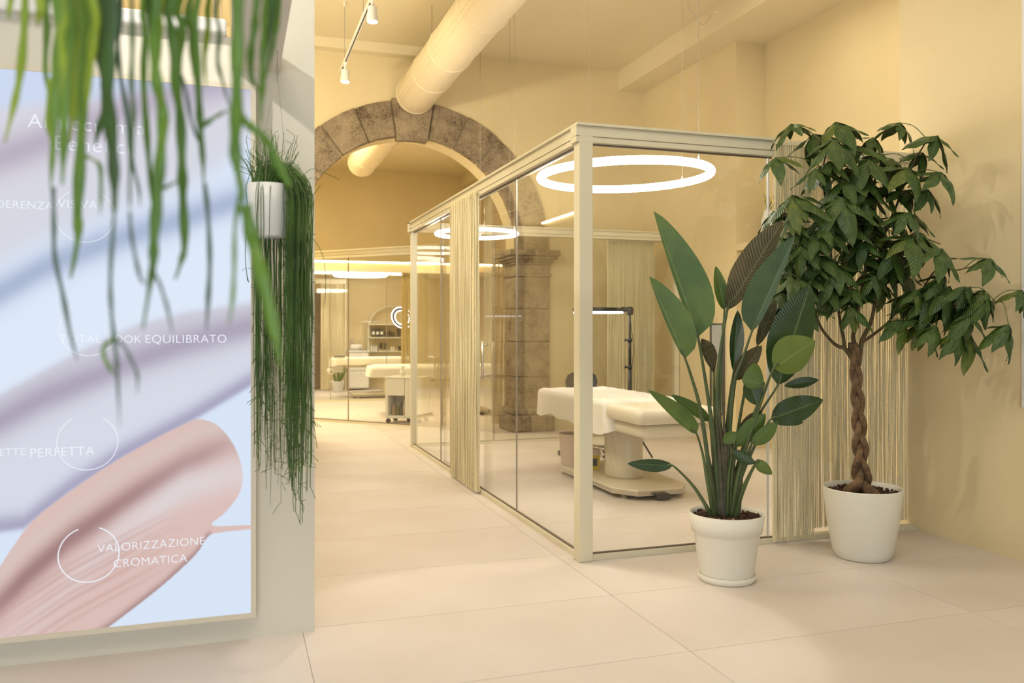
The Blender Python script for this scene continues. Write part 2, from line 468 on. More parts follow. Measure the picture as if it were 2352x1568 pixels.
for i in range(len(bnds) - 1):
    a0 = math.radians(bnds[i]) + 0.004; a1 = math.radians(bnds[i + 1]) - 0.004
    if bnds[i] == 81.5:
        wedge(a0, a1, AR - 0.055, AR + AT + 0.03, YA - 0.075, YA + 0.10).build('keystone', M['stone'], arch, bevel=0.012)
    else:
        wedge(a0, a1, AR, AR + AT, YA - 0.03 - RNG.uniform(0, 0.012), YA + 0.10).build('voussoir', M['stone'], arch, bevel=0.01)
for sgn in (1, -1):
    xi = AX + sgn * (AR - 0.03); xo = AX + sgn * (AR + 0.46)
    x0, x1 = min(xi, xo), max(xi, xo)
    zs = [0.30, 0.73, 1.20, 1.64, 2.07]
    for k in range(4):
        MB().box(x0 + RNG.uniform(0, .008), x1 - RNG.uniform(0, .008), YA - 0.055 + RNG.uniform(-.006, .006), YA + 0.45, zs[k] + 0.004, zs[k + 1] - 0.004).build('pier_block', M['stone'], arch, bevel=0.01)
    MB().box(x0 - 0.02, x1 + 0.02, YA - 0.08, YA + 0.46, 2.07, 2.11).build('astragal', M['stone'], arch, bevel=0.014)
    MB().box(x0 + 0.005, x1 - 0.005, YA - 0.05, YA + 0.45, 2.11, 2.235).build('pier_neck', M['stone'], arch, bevel=0.006)
    cb = MB()
    for k, (e, za, zb) in enumerate([(0.025, 2.235, 2.265), (0.05, 2.265, 2.30), (0.085, 2.30, 2.345), (0.11, 2.345, 2.425)]):
        cb.box(x0 - e, x1 + e, YA - 0.055 - e, YA + 0.45 + e * 0.5, za, zb)
    cb.build('capital', M['stone'], arch, bevel=0.008)
    bb = MB().box(x0 - 0.08, x1 + 0.04, YA - 0.14, YA + 0.47, 0.0, 0.22).box(x0 - 0.04, x1 + 0.02, YA - 0.10, YA + 0.46, 0.22, 0.31)
    bb.build('pier_base', M['stone'], arch, bevel=0.03)

# pilaster ledge
struct('trim_6', MB().box(5.472, 5.848, 7.92, 8.345, 2.27, 2.35), M['wall'], bevel=0.006)

# far low ceiling of the back treatment room with its cove
struct('ceiling_back_room', MB().box(-3.5, 5.47, 16.3, YB, 2.51, 2.63), M['wall'])
cove = thing('cove_light', 'warm light strip along the top edge of the low far ceiling', 'light strip', (0, 16.3, 2.63))
MB().box(-3.4, 5.4, 16.20, 16.30, 2.49, 2.515).build('lip', M['wall'], cove)
MB().box(-3.4, 5.4, 16.285, 16.33, 2.635, 2.66).build('strip', M['ledstrip'], cove)

# lit canopy behind the display partition (seen mirrored in the cubicle's glass)
can = thing('lit_canopy', 'low cream canopy with a warm light strip behind the display partition', 'canopy', (-0.8, 7.5, 2.6))
MB().box(-1.7, 0.05, 4.7, 10.5, 2.62, 2.65).build('canopy_board', M['wall'], can)
MB().box(0.03, 0.06, 4.7, 10.5, 2.60, 2.79).box(-1.7, 0.05, 10.47, 10.5, 2.60, 2.79).build('fascia', M['wall'], can)
MB().box(0.06, 0.085, 4.7, 10.5, 2.765, 2.79).build('light_strip', M['ledstrip'], can)
for y in (4.9, 7.6, 10.3):
    for x in (-1.5, -0.1):
        MB().tube([(x, y, 2.64), (x, y, CEIL)], 0.005, n=6).build('hanger_rod', M['wire'], can)

# arched shelf niche on the back wall
c0 = atY(844, 700, YB); hz = 1.87
NX0 = c0.x; NX1 = c0.x + 1.05; NR = (NX1 - NX0) / 2; NCX = (NX0 + NX1) / 2; NZ = hz - NR
niche = thing('arched_shelf', 'cream arched wall shelf unit holding dark cosmetics', 'shelf', (NCX, YB, 0))
pts = [(NX0, YB - 0.15, 0.05)] + [(NCX - NR * math.cos(math.pi * i / 20), YB - 0.15, NZ + NR * math.sin(math.pi * i / 20)) for i in range(21)] + [(NX1, YB - 0.15, 0.05)]
MB().tube(pts, 0.028, n=6).build('arch_frame', M['frame'], niche)
SHZ = [1.46, 1.165, 0.85, 0.5]
for z in SHZ:
    MB().box(NX0, NX1, YB - 0.30, YB + 0.0, z - 0.022, z).build('shelf_board', M['frame'], niche)

# ================================================================== CUBICLE (glass room)
PW = 0.088
cub = thing('glass_cubicle', 'cream framed glass cubicle holding a treatment bed and ring lamp', 'glass room', (XL, YF, 0))
def post(x, y, name='post', w=PW, parent=cub):
    return MB().box(x - w / 2, x + w / 2, y - w / 2, y + w / 2, 0, HBOX - 0.03).build(name, M['frame'], parent, bevel=0.004)
post(XL, YF)
post(XL, YR, w=0.07)
def rail_x(x0, x1, y, parent, name='top_rail', top=HBOX):
    mb = MB().box(x0, x1, y - 0.065, y + 0.065, top - 0.016, top).box(x0, x1, y - 0.045, y + 0.045, top - 0.075, top - 0.016)
    mb.box(x0, x1, y - 0.036, y + 0.036, top - 0.081, top - 0.075).box(x0, x1, y - 0.045, y + 0.045, top - 0.112, top - 0.081)
    return mb.build(name, M['frame'], parent, bevel=0.002)
def rail_y(x, y0, y1, parent, name='top_rail', top=HBOX):
    mb = MB().box(x - 0.065, x + 0.065, y0, y1, top - 0.016, top).box(x - 0.045, x + 0.045, y0, y1, top - 0.075, top - 0.016)
    mb.box(x - 0.036, x + 0.036, y0, y1, top - 0.081, top - 0.075).box(x - 0.045, x + 0.045, y0, y1, top - 0.112, top - 0.081)
    return mb.build(name, M['frame'], parent, bevel=0.002)
xe = atY(1772, 330, YF).x
rail_x(XL - 0.065, xe, YF, cub)
rail_y(XL, YF + 0.065, YR + 0.065, cub)
rail_x(XL - 0.065, 5.40, YR, cub)
MB().box(xe, XR, YF + 0.02, YF + 0.10, HBOX - 0.07, HBOX - 0.005).build('curtain_header', M['frame'], cub)
# bottom rails with dark gasket line
def brail(mb, g, name='bottom_rail'):
    mb.build(name, M['frame'], cub); g.build('gasket', M['gasket'], cub)
brail(MB().box(XL, XR, YF - 0.025, YF + 0.025, 0, 0.034), MB().box(XL, xe, YF - 0.008, YF + 0.008, 0.034, 0.042))
brail(MB().box(XL - 0.025, XL + 0.025, YF, YR, 0, 0.034), MB().box(XL - 0.008, XL + 0.008, YF, YR, 0.034, 0.042))
brail(MB().box(XL, 5.46, YR - 0.02, YR + 0.02, 0, 0.03), MB().box(XL, 5.46, YR - 0.006, YR + 0.006, 0.03, 0.036))
MB().box(XL - 0.008, XL + 0.008, YF, YR, HBOX - 0.12, HBOX - 0.112).box(XL, xe, YF - 0.008, YF + 0.008, HBOX - 0.12, HBOX - 0.112).build('gasket', M['gasket'], cub)
# glass
gz0, gz1 = 0.04, HBOX - 0.112
def pane_x(x0, x1, y, parent=cub, z0=gz0, z1=gz1):
    return MB().box(x0, x1, y - 0.004, y + 0.004, z0, z1).build('glass_pane', M['glass'], parent)
def pane_y(x, y0, y1, parent=cub):
    return MB().box(x - 0.004, x + 0.004, y0, y1, gz0, gz1).build('glass_pane', M['glass'], parent)
xpe = atY(1762, 700, YF).x
pane_x(XL + PW / 2, xpe, YF)
MB().box(xpe, xpe + 0.012, YF - 0.006, YF + 0.006, gz0, gz1).build('pane_edge', M['white_shelf'], cub)
y_1187 = atX(1187, 700, XL).y; y_1013 = atX(1013, 700, XL).y
yc0 = atX(1112, 700, XL).y; yc1 = atX(1050, 700, XL).y
pane_y(XL, YF + PW / 2, y_1187)
pane_y(XL, y_1187 + 0.004, yc0)
pane_y(XL + 0.025, y_1013 - 0.9, y_1013)
pane_y(XL, y_1013 + 0.004, YR - 0.035)
for yy in (y_1187, y_1013):
    MB().box(XL - 0.006, XL + 0.006, yy - 0.001, yy + 0.005, gz0, gz1).build('pane_joint', M['wire'], cub)
xj = atY(1133, 800, YR).x
pane_x(XL + 0.035, xj, YR); pane_x(xj + 0.01, 4.0, YR); pane_x(4.01, 5.44, YR)
MB().box(xj, xj + 0.012, YR - 0.01, YR + 0.01, gz0, gz1).build('pane_joint', M['wire'], cub)
MB().box(5.40, 5.46, YR - 0.03, YR + 0.03, 0, HBOX - 0.03).build('post', M['frame'], cub)
# sliding door handle
hd = atX(1120, 818, XL)
MB().tube([(XL - 0.045, hd.y, 0.97), (XL - 0.045, hd.y, 1.28)], 0.011, n=8).tube([(XL - 0.045, hd.y, 1.0), (XL, hd.y, 1.0)], 0.007).tube([(XL - 0.045, hd.y, 1.25), (XL, hd.y, 1.25)], 0.007).build('door_handle', M['steel'], cub, smooth=True)

# string curtains
def string_curtain(label, p0, p1, ztop, zbot, spacing, layers, m, loose=0.004, rad=0.0022):
    p0 = Vector((p0[0], p0[1], 0)); p1 = Vector((p1[0], p1[1], 0)); d = (p1 - p0); Ln = d.length; d.normalize(); nrm = Vector((-d.y, d.x, 0))
    root = thing('string_curtain', label, 'curtain', (p0 + p1) / 2, group=None)
    MB().obox((p0 + p1) / 2, d, Ln / 2, 0.012, ztop - 0.02, ztop + 0.012).build('heading_tape', m, root)
    mb = MB()
    r = random.Random(int(abs(p0.x * 1000 + p0.y * 77)))
    for ly in range(layers):
        n = int(Ln / spacing)
        for i in range(n):
            x = (i + r.uniform(0.1, 0.9)) * spacing
            off = (ly - (layers - 1) / 2) * 0.009 + r.uniform(-0.004, 0.004)
            pts = []
            dx = r.uniform(-loose, loose) * 4
            for k in range(6):
                t = k / 5
                z = ztop + (zbot + r.uniform(0, 0.012) - ztop) * t if k == 5 else ztop + (zbot - ztop) * t
                sw = dx * t + math.sin(t * 6 + i) * loose
                q = p0 + d * min(max(x + sw, 0), Ln) + nrm * (off + math.sin(t * 4 + i * 2.1) * loose)
                pts.append((q.x, q.y, z))
            mb.tube(pts, rad, n=4, cap=False)
    o = mb.build('strings', m, root, smooth=True); o['kind'] = 'stuff'
    return root
string_curtain('thick cream string curtain over the sliding door on the cubicle corridor side', (XL - 0.055, yc0), (XL - 0.055, yc1), HBOX - 0.075, 0.012, 0.0075, 4, M['fringe'], rad=0.0026)
xa = atY(1776, 800, YF - 0.05).x; xb = atY(1866, 800, YF - 0.05).x
string_curtain('narrow gathered cream string curtain hanging beside the bird of paradise', (xa, YF - 0.055), (xb, YF - 0.055), HBOX - 0.02, 0.015, 0.0085, 4, M['fringe'])
string_curtain('wide sheer cream string curtain behind the money tree in the doorway', (xb - 0.03, YF + 0.05), (XR - 0.01, YF + 0.05), HBOX - 0.06, 0.05, 0.0085, 3, M['fringe'])
xa = atY(1405, 700, YR - 0.06).x; xb = atY(1515, 700, YR - 0.06).x
string_curtain('cream string curtain on the rear glass behind the tripod ring lamp', (xa, YR + 0.07), (xb, YR + 0.07), HBOX - 0.11, 0.02, 0.0105, 3, M['fringe'], rad=0.0035)

# round pendant ring lamps
def ring_lamp(label, c, R, r, angs, wire_to, tilt=(0, 0, 1), m='ledring'):
    root = thing('ring_pendant_lamp', label, 'pendant lamp', c)
    MB().torus(c, R, r, n=96, m=12, nrm=tilt).build('ring', M[m], root, smooth=True)
    for a in angs:
        p = Vector(c) + Vector((R * math.cos(a), R * math.sin(a), r * 0.8))
        MB().tube([p, (p.x, p.y, wire_to)], 0.0022, n=4).build('suspension_wire', M['wire'], root)
        MB().tube([p, (p.x, p.y, p.z + 0.035)], 0.006, n=8).build('wire_grip', M['white'], root)
    return root
cring = W(1435, 404, 6.1)
ring_lamp('large glowing ring pendant inside the glass cubicle above the bed', cring, 0.612, 0.029, (0.32, 5.2, 1.6), CEIL, tilt=(-0.02, 0.0, 1))
cr2 = W(1095, 537, 8.95)
ring_lamp('smaller glowing ring pendant near the rear glass of the cubicle', cr2, 0.43, 0.019, (0.3, 5.6, 1.2), CEIL)
cr3 = W(828, 632, 17.4)
ring_lamp('glowing ring pendant under the low ceiling of the far room', cr3, 0.53, 0.022, (0.4, 2.5, 4.6), 2.51)

# air duct
dx, dz, dr = 2.20, 4.36, 0.245
duct = thing('air_duct', 'cream round ventilation duct running through the wall over the arch', 'duct', (dx, YA, dz - dr))
mb = MB(); n = 40
def cyl_y(mb, x, z, r, y0, y1, n=40, cap=True):
    vs = [(x + r * math.cos(2 * math.pi * i / n), yy, z + r * math.sin(2 * math.pi * i / n)) for yy in (y0, y1) for i in range(n)]
    fs = [(i, n + i, n + (i + 1) % n, (i + 1) % n) for i in range(n)]
    if cap: fs += [tuple(range(n)), tuple(range(2 * n - 1, n - 1, -1))]
    mb.add(vs, fs); return mb
cyl_y(MB(), dx, dz, dr, 0.5, YA - 0.08).build('tube', M['duct'], duct, smooth=False)
cyl_y(MB(), dx, dz, dr, YA + 0.51, 15.3).build('tube', M['duct'], duct)
for yy in (3.0, 4.2, 5.4, 6.6, 7.45, 8.7, 9.55, YA - 0.1):
    MB().torus((dx, yy, dz), dr + 0.001, 0.008, n=48, m=6, nrm=(0, 1, 0)).build('seam_ring', M['duct'], duct, smooth=True)
for yy in (11.8, 12.7, 13.6, 14.5, 15.28):
    MB().torus((dx, yy, dz), dr + 0.001, 0.007, n=48, m=6, nrm=(0, 1, 0)).build('seam_ring', M['duct'], duct, smooth=True)
pm = MB()                                        # rows of small air holes, drawn as tiny dark discs set in the skin
for k in range(90):
    yy = 5.0 + k * 0.062
    for a in (200, 212, 168, 180):
        an = math.radians(a); c = Vector((dx + (dr + 0.0006) * math.cos(an), yy, dz + (dr + 0.0006) * math.sin(an)))
        nn = Vector((math.cos(an), 0, math.sin(an))); t = Vector((0, 1, 0)); u = nn.cross(t)
        pm.add([c + (t * math.cos(q) + u * math.sin(q)) * 0.005 for q in [i * math.pi / 3 for i in range(6)]], [(0, 1, 2, 3, 4, 5)])
o = pm.build('air_holes', M['gasket'], duct); o['kind'] = 'stuff'
for yy in (9.1, 6.2, 3.4):
    MB().tube([(dx - 0.12, yy, dz + dr - 0.05), (dx - 0.12, yy, CEIL)], 0.004, n=6).build('hanger_rod', M['wire'], duct)

# light tracks
def look_rot(d):
    return Vector(d).to_track_quat('-Z', 'Y').to_euler()
def track_lamp(c, label, power=0.0, aim=(0, 0, -1), angle=60, col=WARM2, blend=0.35, group='track spotlights', soft=0.05):
    root = thing('track_spotlight', label, 'spotlight', c, group=group)
    c = Vector(c)
    MB().box(c.x - 0.016, c.x + 0.016, c.y - 0.04, c.y + 0.04, c.z - 0.035, c.z + 0.0).build('track_adapter', M['white'], root, bevel=0.004)
    MB().tube([(c.x, c.y, c.z - 0.03), (c.x, c.y, c.z - 0.075)], 0.012, n=8).build('joint', M['white'], root)
    MB().lathe([(0.035, -0.075), (0.043, -0.085), (0.043, -0.135), (0.047, -0.14), (0.052, -0.205), (0.046, -0.208)], c, n=24).build('lamp_body', M['white'], root, smooth=False)
    MB().lathe([(0.044, -0.211), (0.044, -0.209)], c, n=24).build('lens', M['lens'], root)
    if power > 0:
        d = bpy.data.lights.new('spot', 'SPOT'); d.energy = power; d.color = col; d.spot_size = math.radians(angle); d.spot_blend = blend
        d.shadow_soft_size = soft
        lo = bpy.data.objects.new('spot_light', d); COL.objects.link(lo)
        lo.parent = root; lo.location = (0, 0, -0.23); lo.rotation_euler = look_rot(aim)
    return root
TX, TZ = 1.15, 4.27
tr = thing('light_track', 'slim pale lighting track hung above the corridor', 'light track', (TX, 5, TZ))
MB().box(TX - 0.016, TX + 0.016, 0.8, 9.62, TZ, TZ + 0.032).build('track', M['white'], tr)
MB().box(TX - 0.006, TX + 0.006, 0.8, 9.62, TZ - 0.001, TZ + 0.004).build('track_slot', M['darkgrey'], tr)
for yy in (9.3, 7.9, 5.5, 3.0):
    MB().tube([(TX, yy, TZ + 0.03), (TX, yy, CEIL)], 0.003, n=5).build('suspension_wire', M['wire'], tr)
    MB().lathe([(0.012, -0.05), (0.014, 0.0)], (TX, yy, CEIL), n=10).build('ceiling_cup', M['white'], tr)
l1 = W(805, 135, 9.35); l2 = W(845, 20, 7.5)
track_lamp((TX, 9.25, TZ), 'white track spotlight at the far end of the hung track', 55, (-0.05, 0.1, -1), 75)
track_lamp((TX, 7.35, TZ), 'white track spotlight further from the end of the hung track', 65, (-0.1, -0.1, -1), 70)
for yy, pw, aim, an in ((5.6, 75, (-0.12, 0.0, -1), 62), (3.75, 100, (0.02, -0.05, -1), 36), (1.6, 45, (-0.25, 0.3, -1), 70)):
    track_lamp((TX, yy, TZ), 'white track spotlight over the near corridor floor', pw, aim, an, blend=0.12 if an == 36 else 0.4)
def hung_spot(c, label, *args):
    r_ = track_lamp(c, label, *args)
    MB().tube([c, (c[0], c[1], CEIL)], 0.004, n=6).build('drop_rod', M['white'], r_)
hung_spot((-1.75, 6.0, 3.02), 'white hung spotlight added unseen to brighten the stone arch wall', 500, (0.62, 1.0, 0.2), 84, WARM, 0.6, 'track spotlights', 0.22)  # added wall washer, hidden from view, brightens the arch wall
hung_spot((-1.3, 3.0, 3.75), 'white hung spotlight above the display partition', 120, (1.6, 0.95, -0.62), 60, WARM2, 0.3)
tr2 = thing('light_track', 'slim pale lighting track added out of view above the cubicle front', 'light track', (3.5, 3.0, TZ))  # track and its spots are added out of view to light the right side
MB().box(3.484, 3.516, 0.8, 5.3, TZ, TZ + 0.032).build('track', M['white'], tr2)
for yy in (1.2, 4.6):
    MB().tube([(3.5, yy, TZ + 0.03), (3.5, yy, CEIL)], 0.003, n=5).build('suspension_wire', M['wire'], tr2)
for yy, pw, aim, an in ((4.9, 62, (0.15, 0.75, -1), 80), (2.2, 14, (0.3, 0.2, -1), 70)):
    track_lamp((3.5, yy, TZ), 'white fill spotlight added out of view over the potted plants', pw, aim, an)
# housings added around the unseen ceiling fill lights
for x, y, sz, where in ((-0.6, 1.2, 1.5, 'in front of the display'), (2.7, 2.2, 1.5, 'over the potted plants'), (4.6, 6.3, 0.9, 'over the glass cubicle'), (0.2, 13.4, 1.5, 'beyond the stone arch'), (-1.6, 6.6, 1.5, 'behind the display partition')):
    h = sz / 2
    lp = thing('fill_lamp_panel', 'square flat fill light panel added unseen on the ceiling ' + where, 'fill light', (x, y, CEIL), group='fill light panels')
    MB().box(x - h - .03, x + h + .03, y - h - .03, y - h, CEIL - 0.1, CEIL).box(x - h - .03, x + h + .03, y + h, y + h + .03, CEIL - 0.1, CEIL).box(x - h - .03, x - h, y - h, y + h, CEIL - 0.1, CEIL).box(x + h, x + h + .03, y - h, y + h, CEIL - 0.1, CEIL).build('housing', M['white'], lp)
# fill spots added to brighten the far room, with small fixtures
for (x, y, pw) in ((1.2, 17.6, 60), (3.6, 17.4, 55)):
    d = bpy.data.lights.new('fill_downlight', 'SPOT'); d.energy = pw; d.color = WARM2; d.spot_size = math.radians(130); d.shadow_soft_size = 0.12
    dn = thing('fill_downlight', 'small recessed downlight added to brighten the low far room', 'fill_downlight', (x, y, 2.51), group='far fill lights')
    MB().lathe([(0.06, -0.012), (0.055, 0.0)], (x, y, 2.51), n=20).build('trim_ring', M['white'], dn)
    lo = bpy.data.objects.new('far_fill_light', d); COL.objects.link(lo); lo.parent = dn; lo.location = (0, 0, -0.03)
# loose wire from the ceiling
lw = thing('loose_wire', 'thin loose wire curling down from the ceiling', 'wire', W(1578, -40, 7.4))
MB().tube(smooth_path([Vector((W(1578, -40, 7.4).x, W(1578, -40, 7.4).y, CEIL)), W(1580, 2, 7.4), W(1592, 30, 7.4), W(1612, 56, 7.4), W(1628, 44, 7.4), W(1634, 30, 7.4), W(1648, 29, 7.4)]), 0.0025, n=5).build('wire', M['wire'], lw)

# ================================================================== DISPLAY
YS = YP - 0.035
pTR = atY(572, 207, YS); pBR = atY(580, 1405, YS)
sx1 = (pTR.x + pBR.x) / 2; sz1 = pTR.z; sz0 = pBR.z; sx0 = sx1 - 1.42
disp = thing('display_screen', 'tall bright wall display showing lilac and pink cream swatches', 'display', ((sx0 + sx1) / 2, YP, sz0))
fw = 0.022
MB().box(sx0 - fw, sx0, YS - 0.012, YP, sz0 - fw, sz1 + fw).box(sx1, sx1 + fw, YS - 0.012, YP, sz0 - fw, sz1 + fw).box(sx0, sx1, YS - 0.012, YP, sz1, sz1 + fw).box(sx0, sx1, YS - 0.012, YP, sz0 - fw, sz0).build('screen_frame', M['screen_frame'], disp)

def srgb(c):
    c = np.asarray(c, float) / 255.0
    return np.where(c <= 0.04045, c / 12.92, ((c + 0.055) / 1.055) ** 2.4)
def screen_picture():
    # colours are laid out on the panel in panel units; landmarks u (0..755 across), v (170..1455 down)
    nx, nz = 370, 600
    us = np.linspace(0, 1, nx); vs = np.linspace(0, 1, nz)
    U, V = np.meshgrid(us, vs)
    x = -165 + U * (575 + 165); y = 205 + V * (1405 - 205)
    def curve(pts):
        p = np.array(pts, float); return np.interp(x, p[:, 0], p[:, 1])
    def sm(a): return 1 / (1 + np.exp(-a))
    C = np.zeros(x.shape + (3,))
    def fill(col, msk):
        nonlocal C
        C = C * (1 - msk[..., None]) + np.array(col, float) * msk[..., None]
    def band(col, yc, wd, amt):
        fill(col, amt * np.exp(-((y - yc) / wd) ** 2))
    C[:] = (205, 218, 241)
    fill((216, 214, 224), sm((y - curve([(-165, 340), (0, 300), (200, 262), (575, 205)])) / 6))
    band((184, 174, 190), curve([(-165, 470), (0, 420), (110, 372), (320, 265), (575, 170)]), 40, 0.9)
    fill((214, 216, 226), sm((y - curve([(-165, 560), (0, 490), (150, 430), (575, 250)])) / 10))
    e2 = curve([(-165, 760), (0, 655), (150, 560), (300, 490), (420, 440), (500, 385), (575, 320)])
    fill((218, 230, 247), sm((y - e2) / 14))
    band((163, 176, 204), curve([(-165, 830), (0, 720), (150, 622), (260, 570), (400, 520), (500, 480), (575, 450)]), 34, 0.85 * np.ones_like(x))
    fill((222, 233, 249), sm((y - curve([(-165, 910), (0, 790), (150, 680), (300, 610), (450, 545), (575, 500)])) / 16))
    e3 = curve([(-165, 1010), (0, 930), (120, 860), (220, 800), (330, 745), (440, 715), (575, 695)])
    fill((205, 204, 216), sm((y - e3) / 4))
    band((168, 158, 178), curve([(-165, 1080), (0, 985), (150, 900), (300, 838), (420, 790), (575, 748)]), 34, 0.85)
    fill((214, 219, 231), sm((y - curve([(-165, 1160), (0, 1040), (150, 950), (300, 875), (575, 790)])) / 14))
    e4 = curve([(-165, 1120), (0, 1160), (60, 1182), (110, 1178), (200, 1105), (300, 1040), (450, 960), (575, 885)])
    band((158, 154, 182), e4 - 8, 26, 0.8)
    fill((216, 229, 247), sm((y - e4) / 3))
    # pink swatch as a polygon mask
    poly = np.array([(-165, 1560), (0, 1392), (40, 1300), (90, 1215), (140, 1150), (260, 1062), (360, 1003), (430, 968), (465, 957), (505, 975), (538, 1020), (556, 1075), (552, 1125), (520, 1170), (492, 1192), (500, 1201), (576, 1204), (576, 1213), (505, 1216), (480, 1225), (455, 1262), (385, 1325), (290, 1395), (225, 1437), (150, 1480), (-165, 1600)], float)
    poly = np.array([tuple(p) for p in smooth_path([Vector(p) for p in poly], 4)])
    cov = np.zeros(x.shape)
    hx_ = (x[0, 1] - x[0, 0]) / 4; hy_ = (y[1, 0] - y[0, 0]) / 4
    for ox, oy in ((-hx_, -hy_), (hx_, -hy_), (-hx_, hy_), (hx_, hy_), (2 * hx_, 0), (-2 * hx_, 0), (0, 2 * hy_), (0, -2 * hy_)):
        xs_ = x + ox; ys_ = y + oy; inside = np.zeros(x.shape, bool); j = len(poly) - 1
        for i in range(len(poly)):
            xi, yi = poly[i]; xj, yj = poly[j]
            inside ^= ((yi > ys_) != (yj > ys_)) & (xs_ < (xj - xi) * (ys_ - yi) / (yj - yi + 1e-9) + xi)
            j = i
        cov += inside / 8.0
    P = np.zeros_like(C); P[:] = (219, 190, 184)
    def pb(col, yc, wd, amt):
        nonlocal P
        m_ = (amt * np.exp(-((y - yc) / wd) ** 2))[..., None]; P = P * (1 - m_) + np.array(col, float) * m_
    one = np.ones_like(x)
    pb((216, 196, 190), curve([(-165, 1560), (100, 1230), (300, 1070), (460, 985)]), 22, one * 0.9)
    pb((156, 122, 122), curve([(-165, 1540), (30, 1370), (120, 1275), (200, 1205), (330, 1120), (430, 1060), (520, 1020), (575, 1010)]), 30, np.interp(x, [0, 100, 330, 470, 540], [0.5, 0.9, 0.85, 0.6, 0.25]))
    pb((222, 212, 213), curve([(-165, 1640), (100, 1400), (300, 1200), (430, 1110), (530, 1085)]), 42, np.interp(x, [0, 150, 400, 540], [0.2, 0.4, 0.95, 0.8]))
    for off, a in ((-40, 0.3), (-26, 0.4), (-8, 0.3), (4, 0.35), (24, 0.3), (38, 0.4), (66, 0.35), (84, 0.25)):
        pb((190, 150, 142), curve([(-165, 1560), (60, 1390), (200, 1300), (400, 1200)]) + off, 5, one * a * np.interp(x, [60, 160, 300, 440], [0.3, 1, 1, 0]))
    pb((165, 135, 132), curve([(180, 1470), (225, 1437), (290, 1395), (385, 1325), (455, 1262), (480, 1225)]), 12, one * 0.8 * (x > 170) * (x < 490))
    C = C * (1 - cov[..., None]) + P * cov[..., None]
    # thin shade under the swatch's right rim
    return U, V, np.clip(C, 0, 255)
U, V, C = screen_picture()
nz, nx = U.shape
verts = np.stack([sx0 + U * (sx1 - sx0) - (sx0 + sx1) / 2, np.full_like(U, YS - 0.006 - YP), (sz1 - V * (sz1 - sz0)) - sz0], -1).reshape(-1, 3)
ii = np.arange(nz * nx).reshape(nz, nx)
quads = np.stack([ii[:-1, :-1], ii[1:, :-1], ii[1:, 1:], ii[:-1, 1:]], -1).reshape(-1, 4)
me = bpy.data.meshes.new('panel'); me.from_pydata(verts.tolist(), [], quads.tolist())
at = me.color_attributes.new('picture', 'FLOAT_COLOR', 'POINT')
lin = np.concatenate([srgb(C).reshape(-1, 3), np.ones((nz * nx, 1))], 1).astype(np.float32)
at.data.foreach_set('color', lin.ravel())
pmt = bpy.data.materials.new('lit display picture'); pmt.use_nodes = True
N = pmt.node_tree.nodes; L = pmt.node_tree.links
for n_ in list(N): N.remove(n_)
oo = N.new('ShaderNodeOutputMaterial'); ee = N.new('ShaderNodeEmission'); aa = N.new('ShaderNodeAttribute'); aa.attribute_name = 'picture'
ee.inputs[1].default_value = 0.76
L.new(aa.outputs['Color'], ee.inputs[0]); L.new(ee.outputs[0], oo.inputs[0])
me.materials.append(pmt)
po = bpy.data.objects.new('panel', me); COL.objects.link(po); po.parent = disp; ROOT['panel'] = ROOT[disp.name]

def screen_text(txt, x0, x1, ybase):
    cu = bpy.data.curves.new('t', 'FONT'); cu.body = txt; cu.size = 1.0; cu.space_character = 1.05; cu.offset = -0.012
    ob = bpy.data.objects.new('t', cu); COL.objects.link(ob)
    bpy.context.view_layer.update()
    dg = bpy.context.evaluated_depsgraph_get()
    m_ = bpy.data.meshes.new_from_object(ob.evaluated_get(dg))
    bpy.data.objects.remove(ob); 
    co = np.array([v.co[:] for v in m_.vertices]); w_ = co[:, 0].max() - co[:, 0].min(); mn = co[:, 0].min()
    a = atY(x0, ybase, YS); b = atY(x1, ybase, YS); sc = (b.x - a.x) / w_
    zb = atY((x0 + x1) / 2, ybase, YS).z
    for v in m_.vertices:
        v.co = Vector((a.x + (v.co.x - mn) * sc - (sx0 + sx1) / 2, YS - 0.0085 - YP, zb + v.co.y * sc - sz0))
    m_.materials.clear(); m_.materials.append(M['text'])
    o = bpy.data.objects.new('lettering', m_); COL.objects.link(o); o.parent = disp
for a in (('Armocromia', 65, 334, 302), ('Benefici', 128, 298, 350), ('COERENZA', -32, 123, 479), ('VISIVA', 134, 224, 479), ('TOTAL', 138, 233, 787), ('LOOK', 249, 325, 787), ('EQUILIBRATO', 335, 520, 787), ('PALETTE', -48, 59, 1046), ('PERFETTA', 71, 217, 1046), ('VALORIZZAZIONE', 225, 470, 1258), ('CROMATICA', 262, 430, 1295)):
    screen_text(*a)
def screen_circle(cx, cy, r, a0, a1, wd):
    mb = MB(); n = 64; vs = []; 
    c = atY(cx, cy, YS); rr = (atY(cx + r, cy, YS).x - atY(cx - r, cy, YS).x) / 2
    for i in range(n + 1):
        a = math.radians(a0 + (a1 - a0) * i / n)
        for q in (rr - wd, rr + wd):
            vs.append((c.x + q * math.cos(a), YS - 0.0082, c.z + q * math.sin(a)))
    mb.add(vs, [(2 * i, 2 * i + 1, 2 * i + 3, 2 * i + 2) for i in range(n)]).build('circle_outline', M['text'], disp)
screen_circle(196, 495, 68, 120, 420, 0.0012)
screen_circle(205, 755, 68, 120, 420, 0.0012)
screen_circle(202, 1015, 70, 120, 420, 0.0014)
screen_circle(205, 1272, 70, 110, 430, 0.0022)

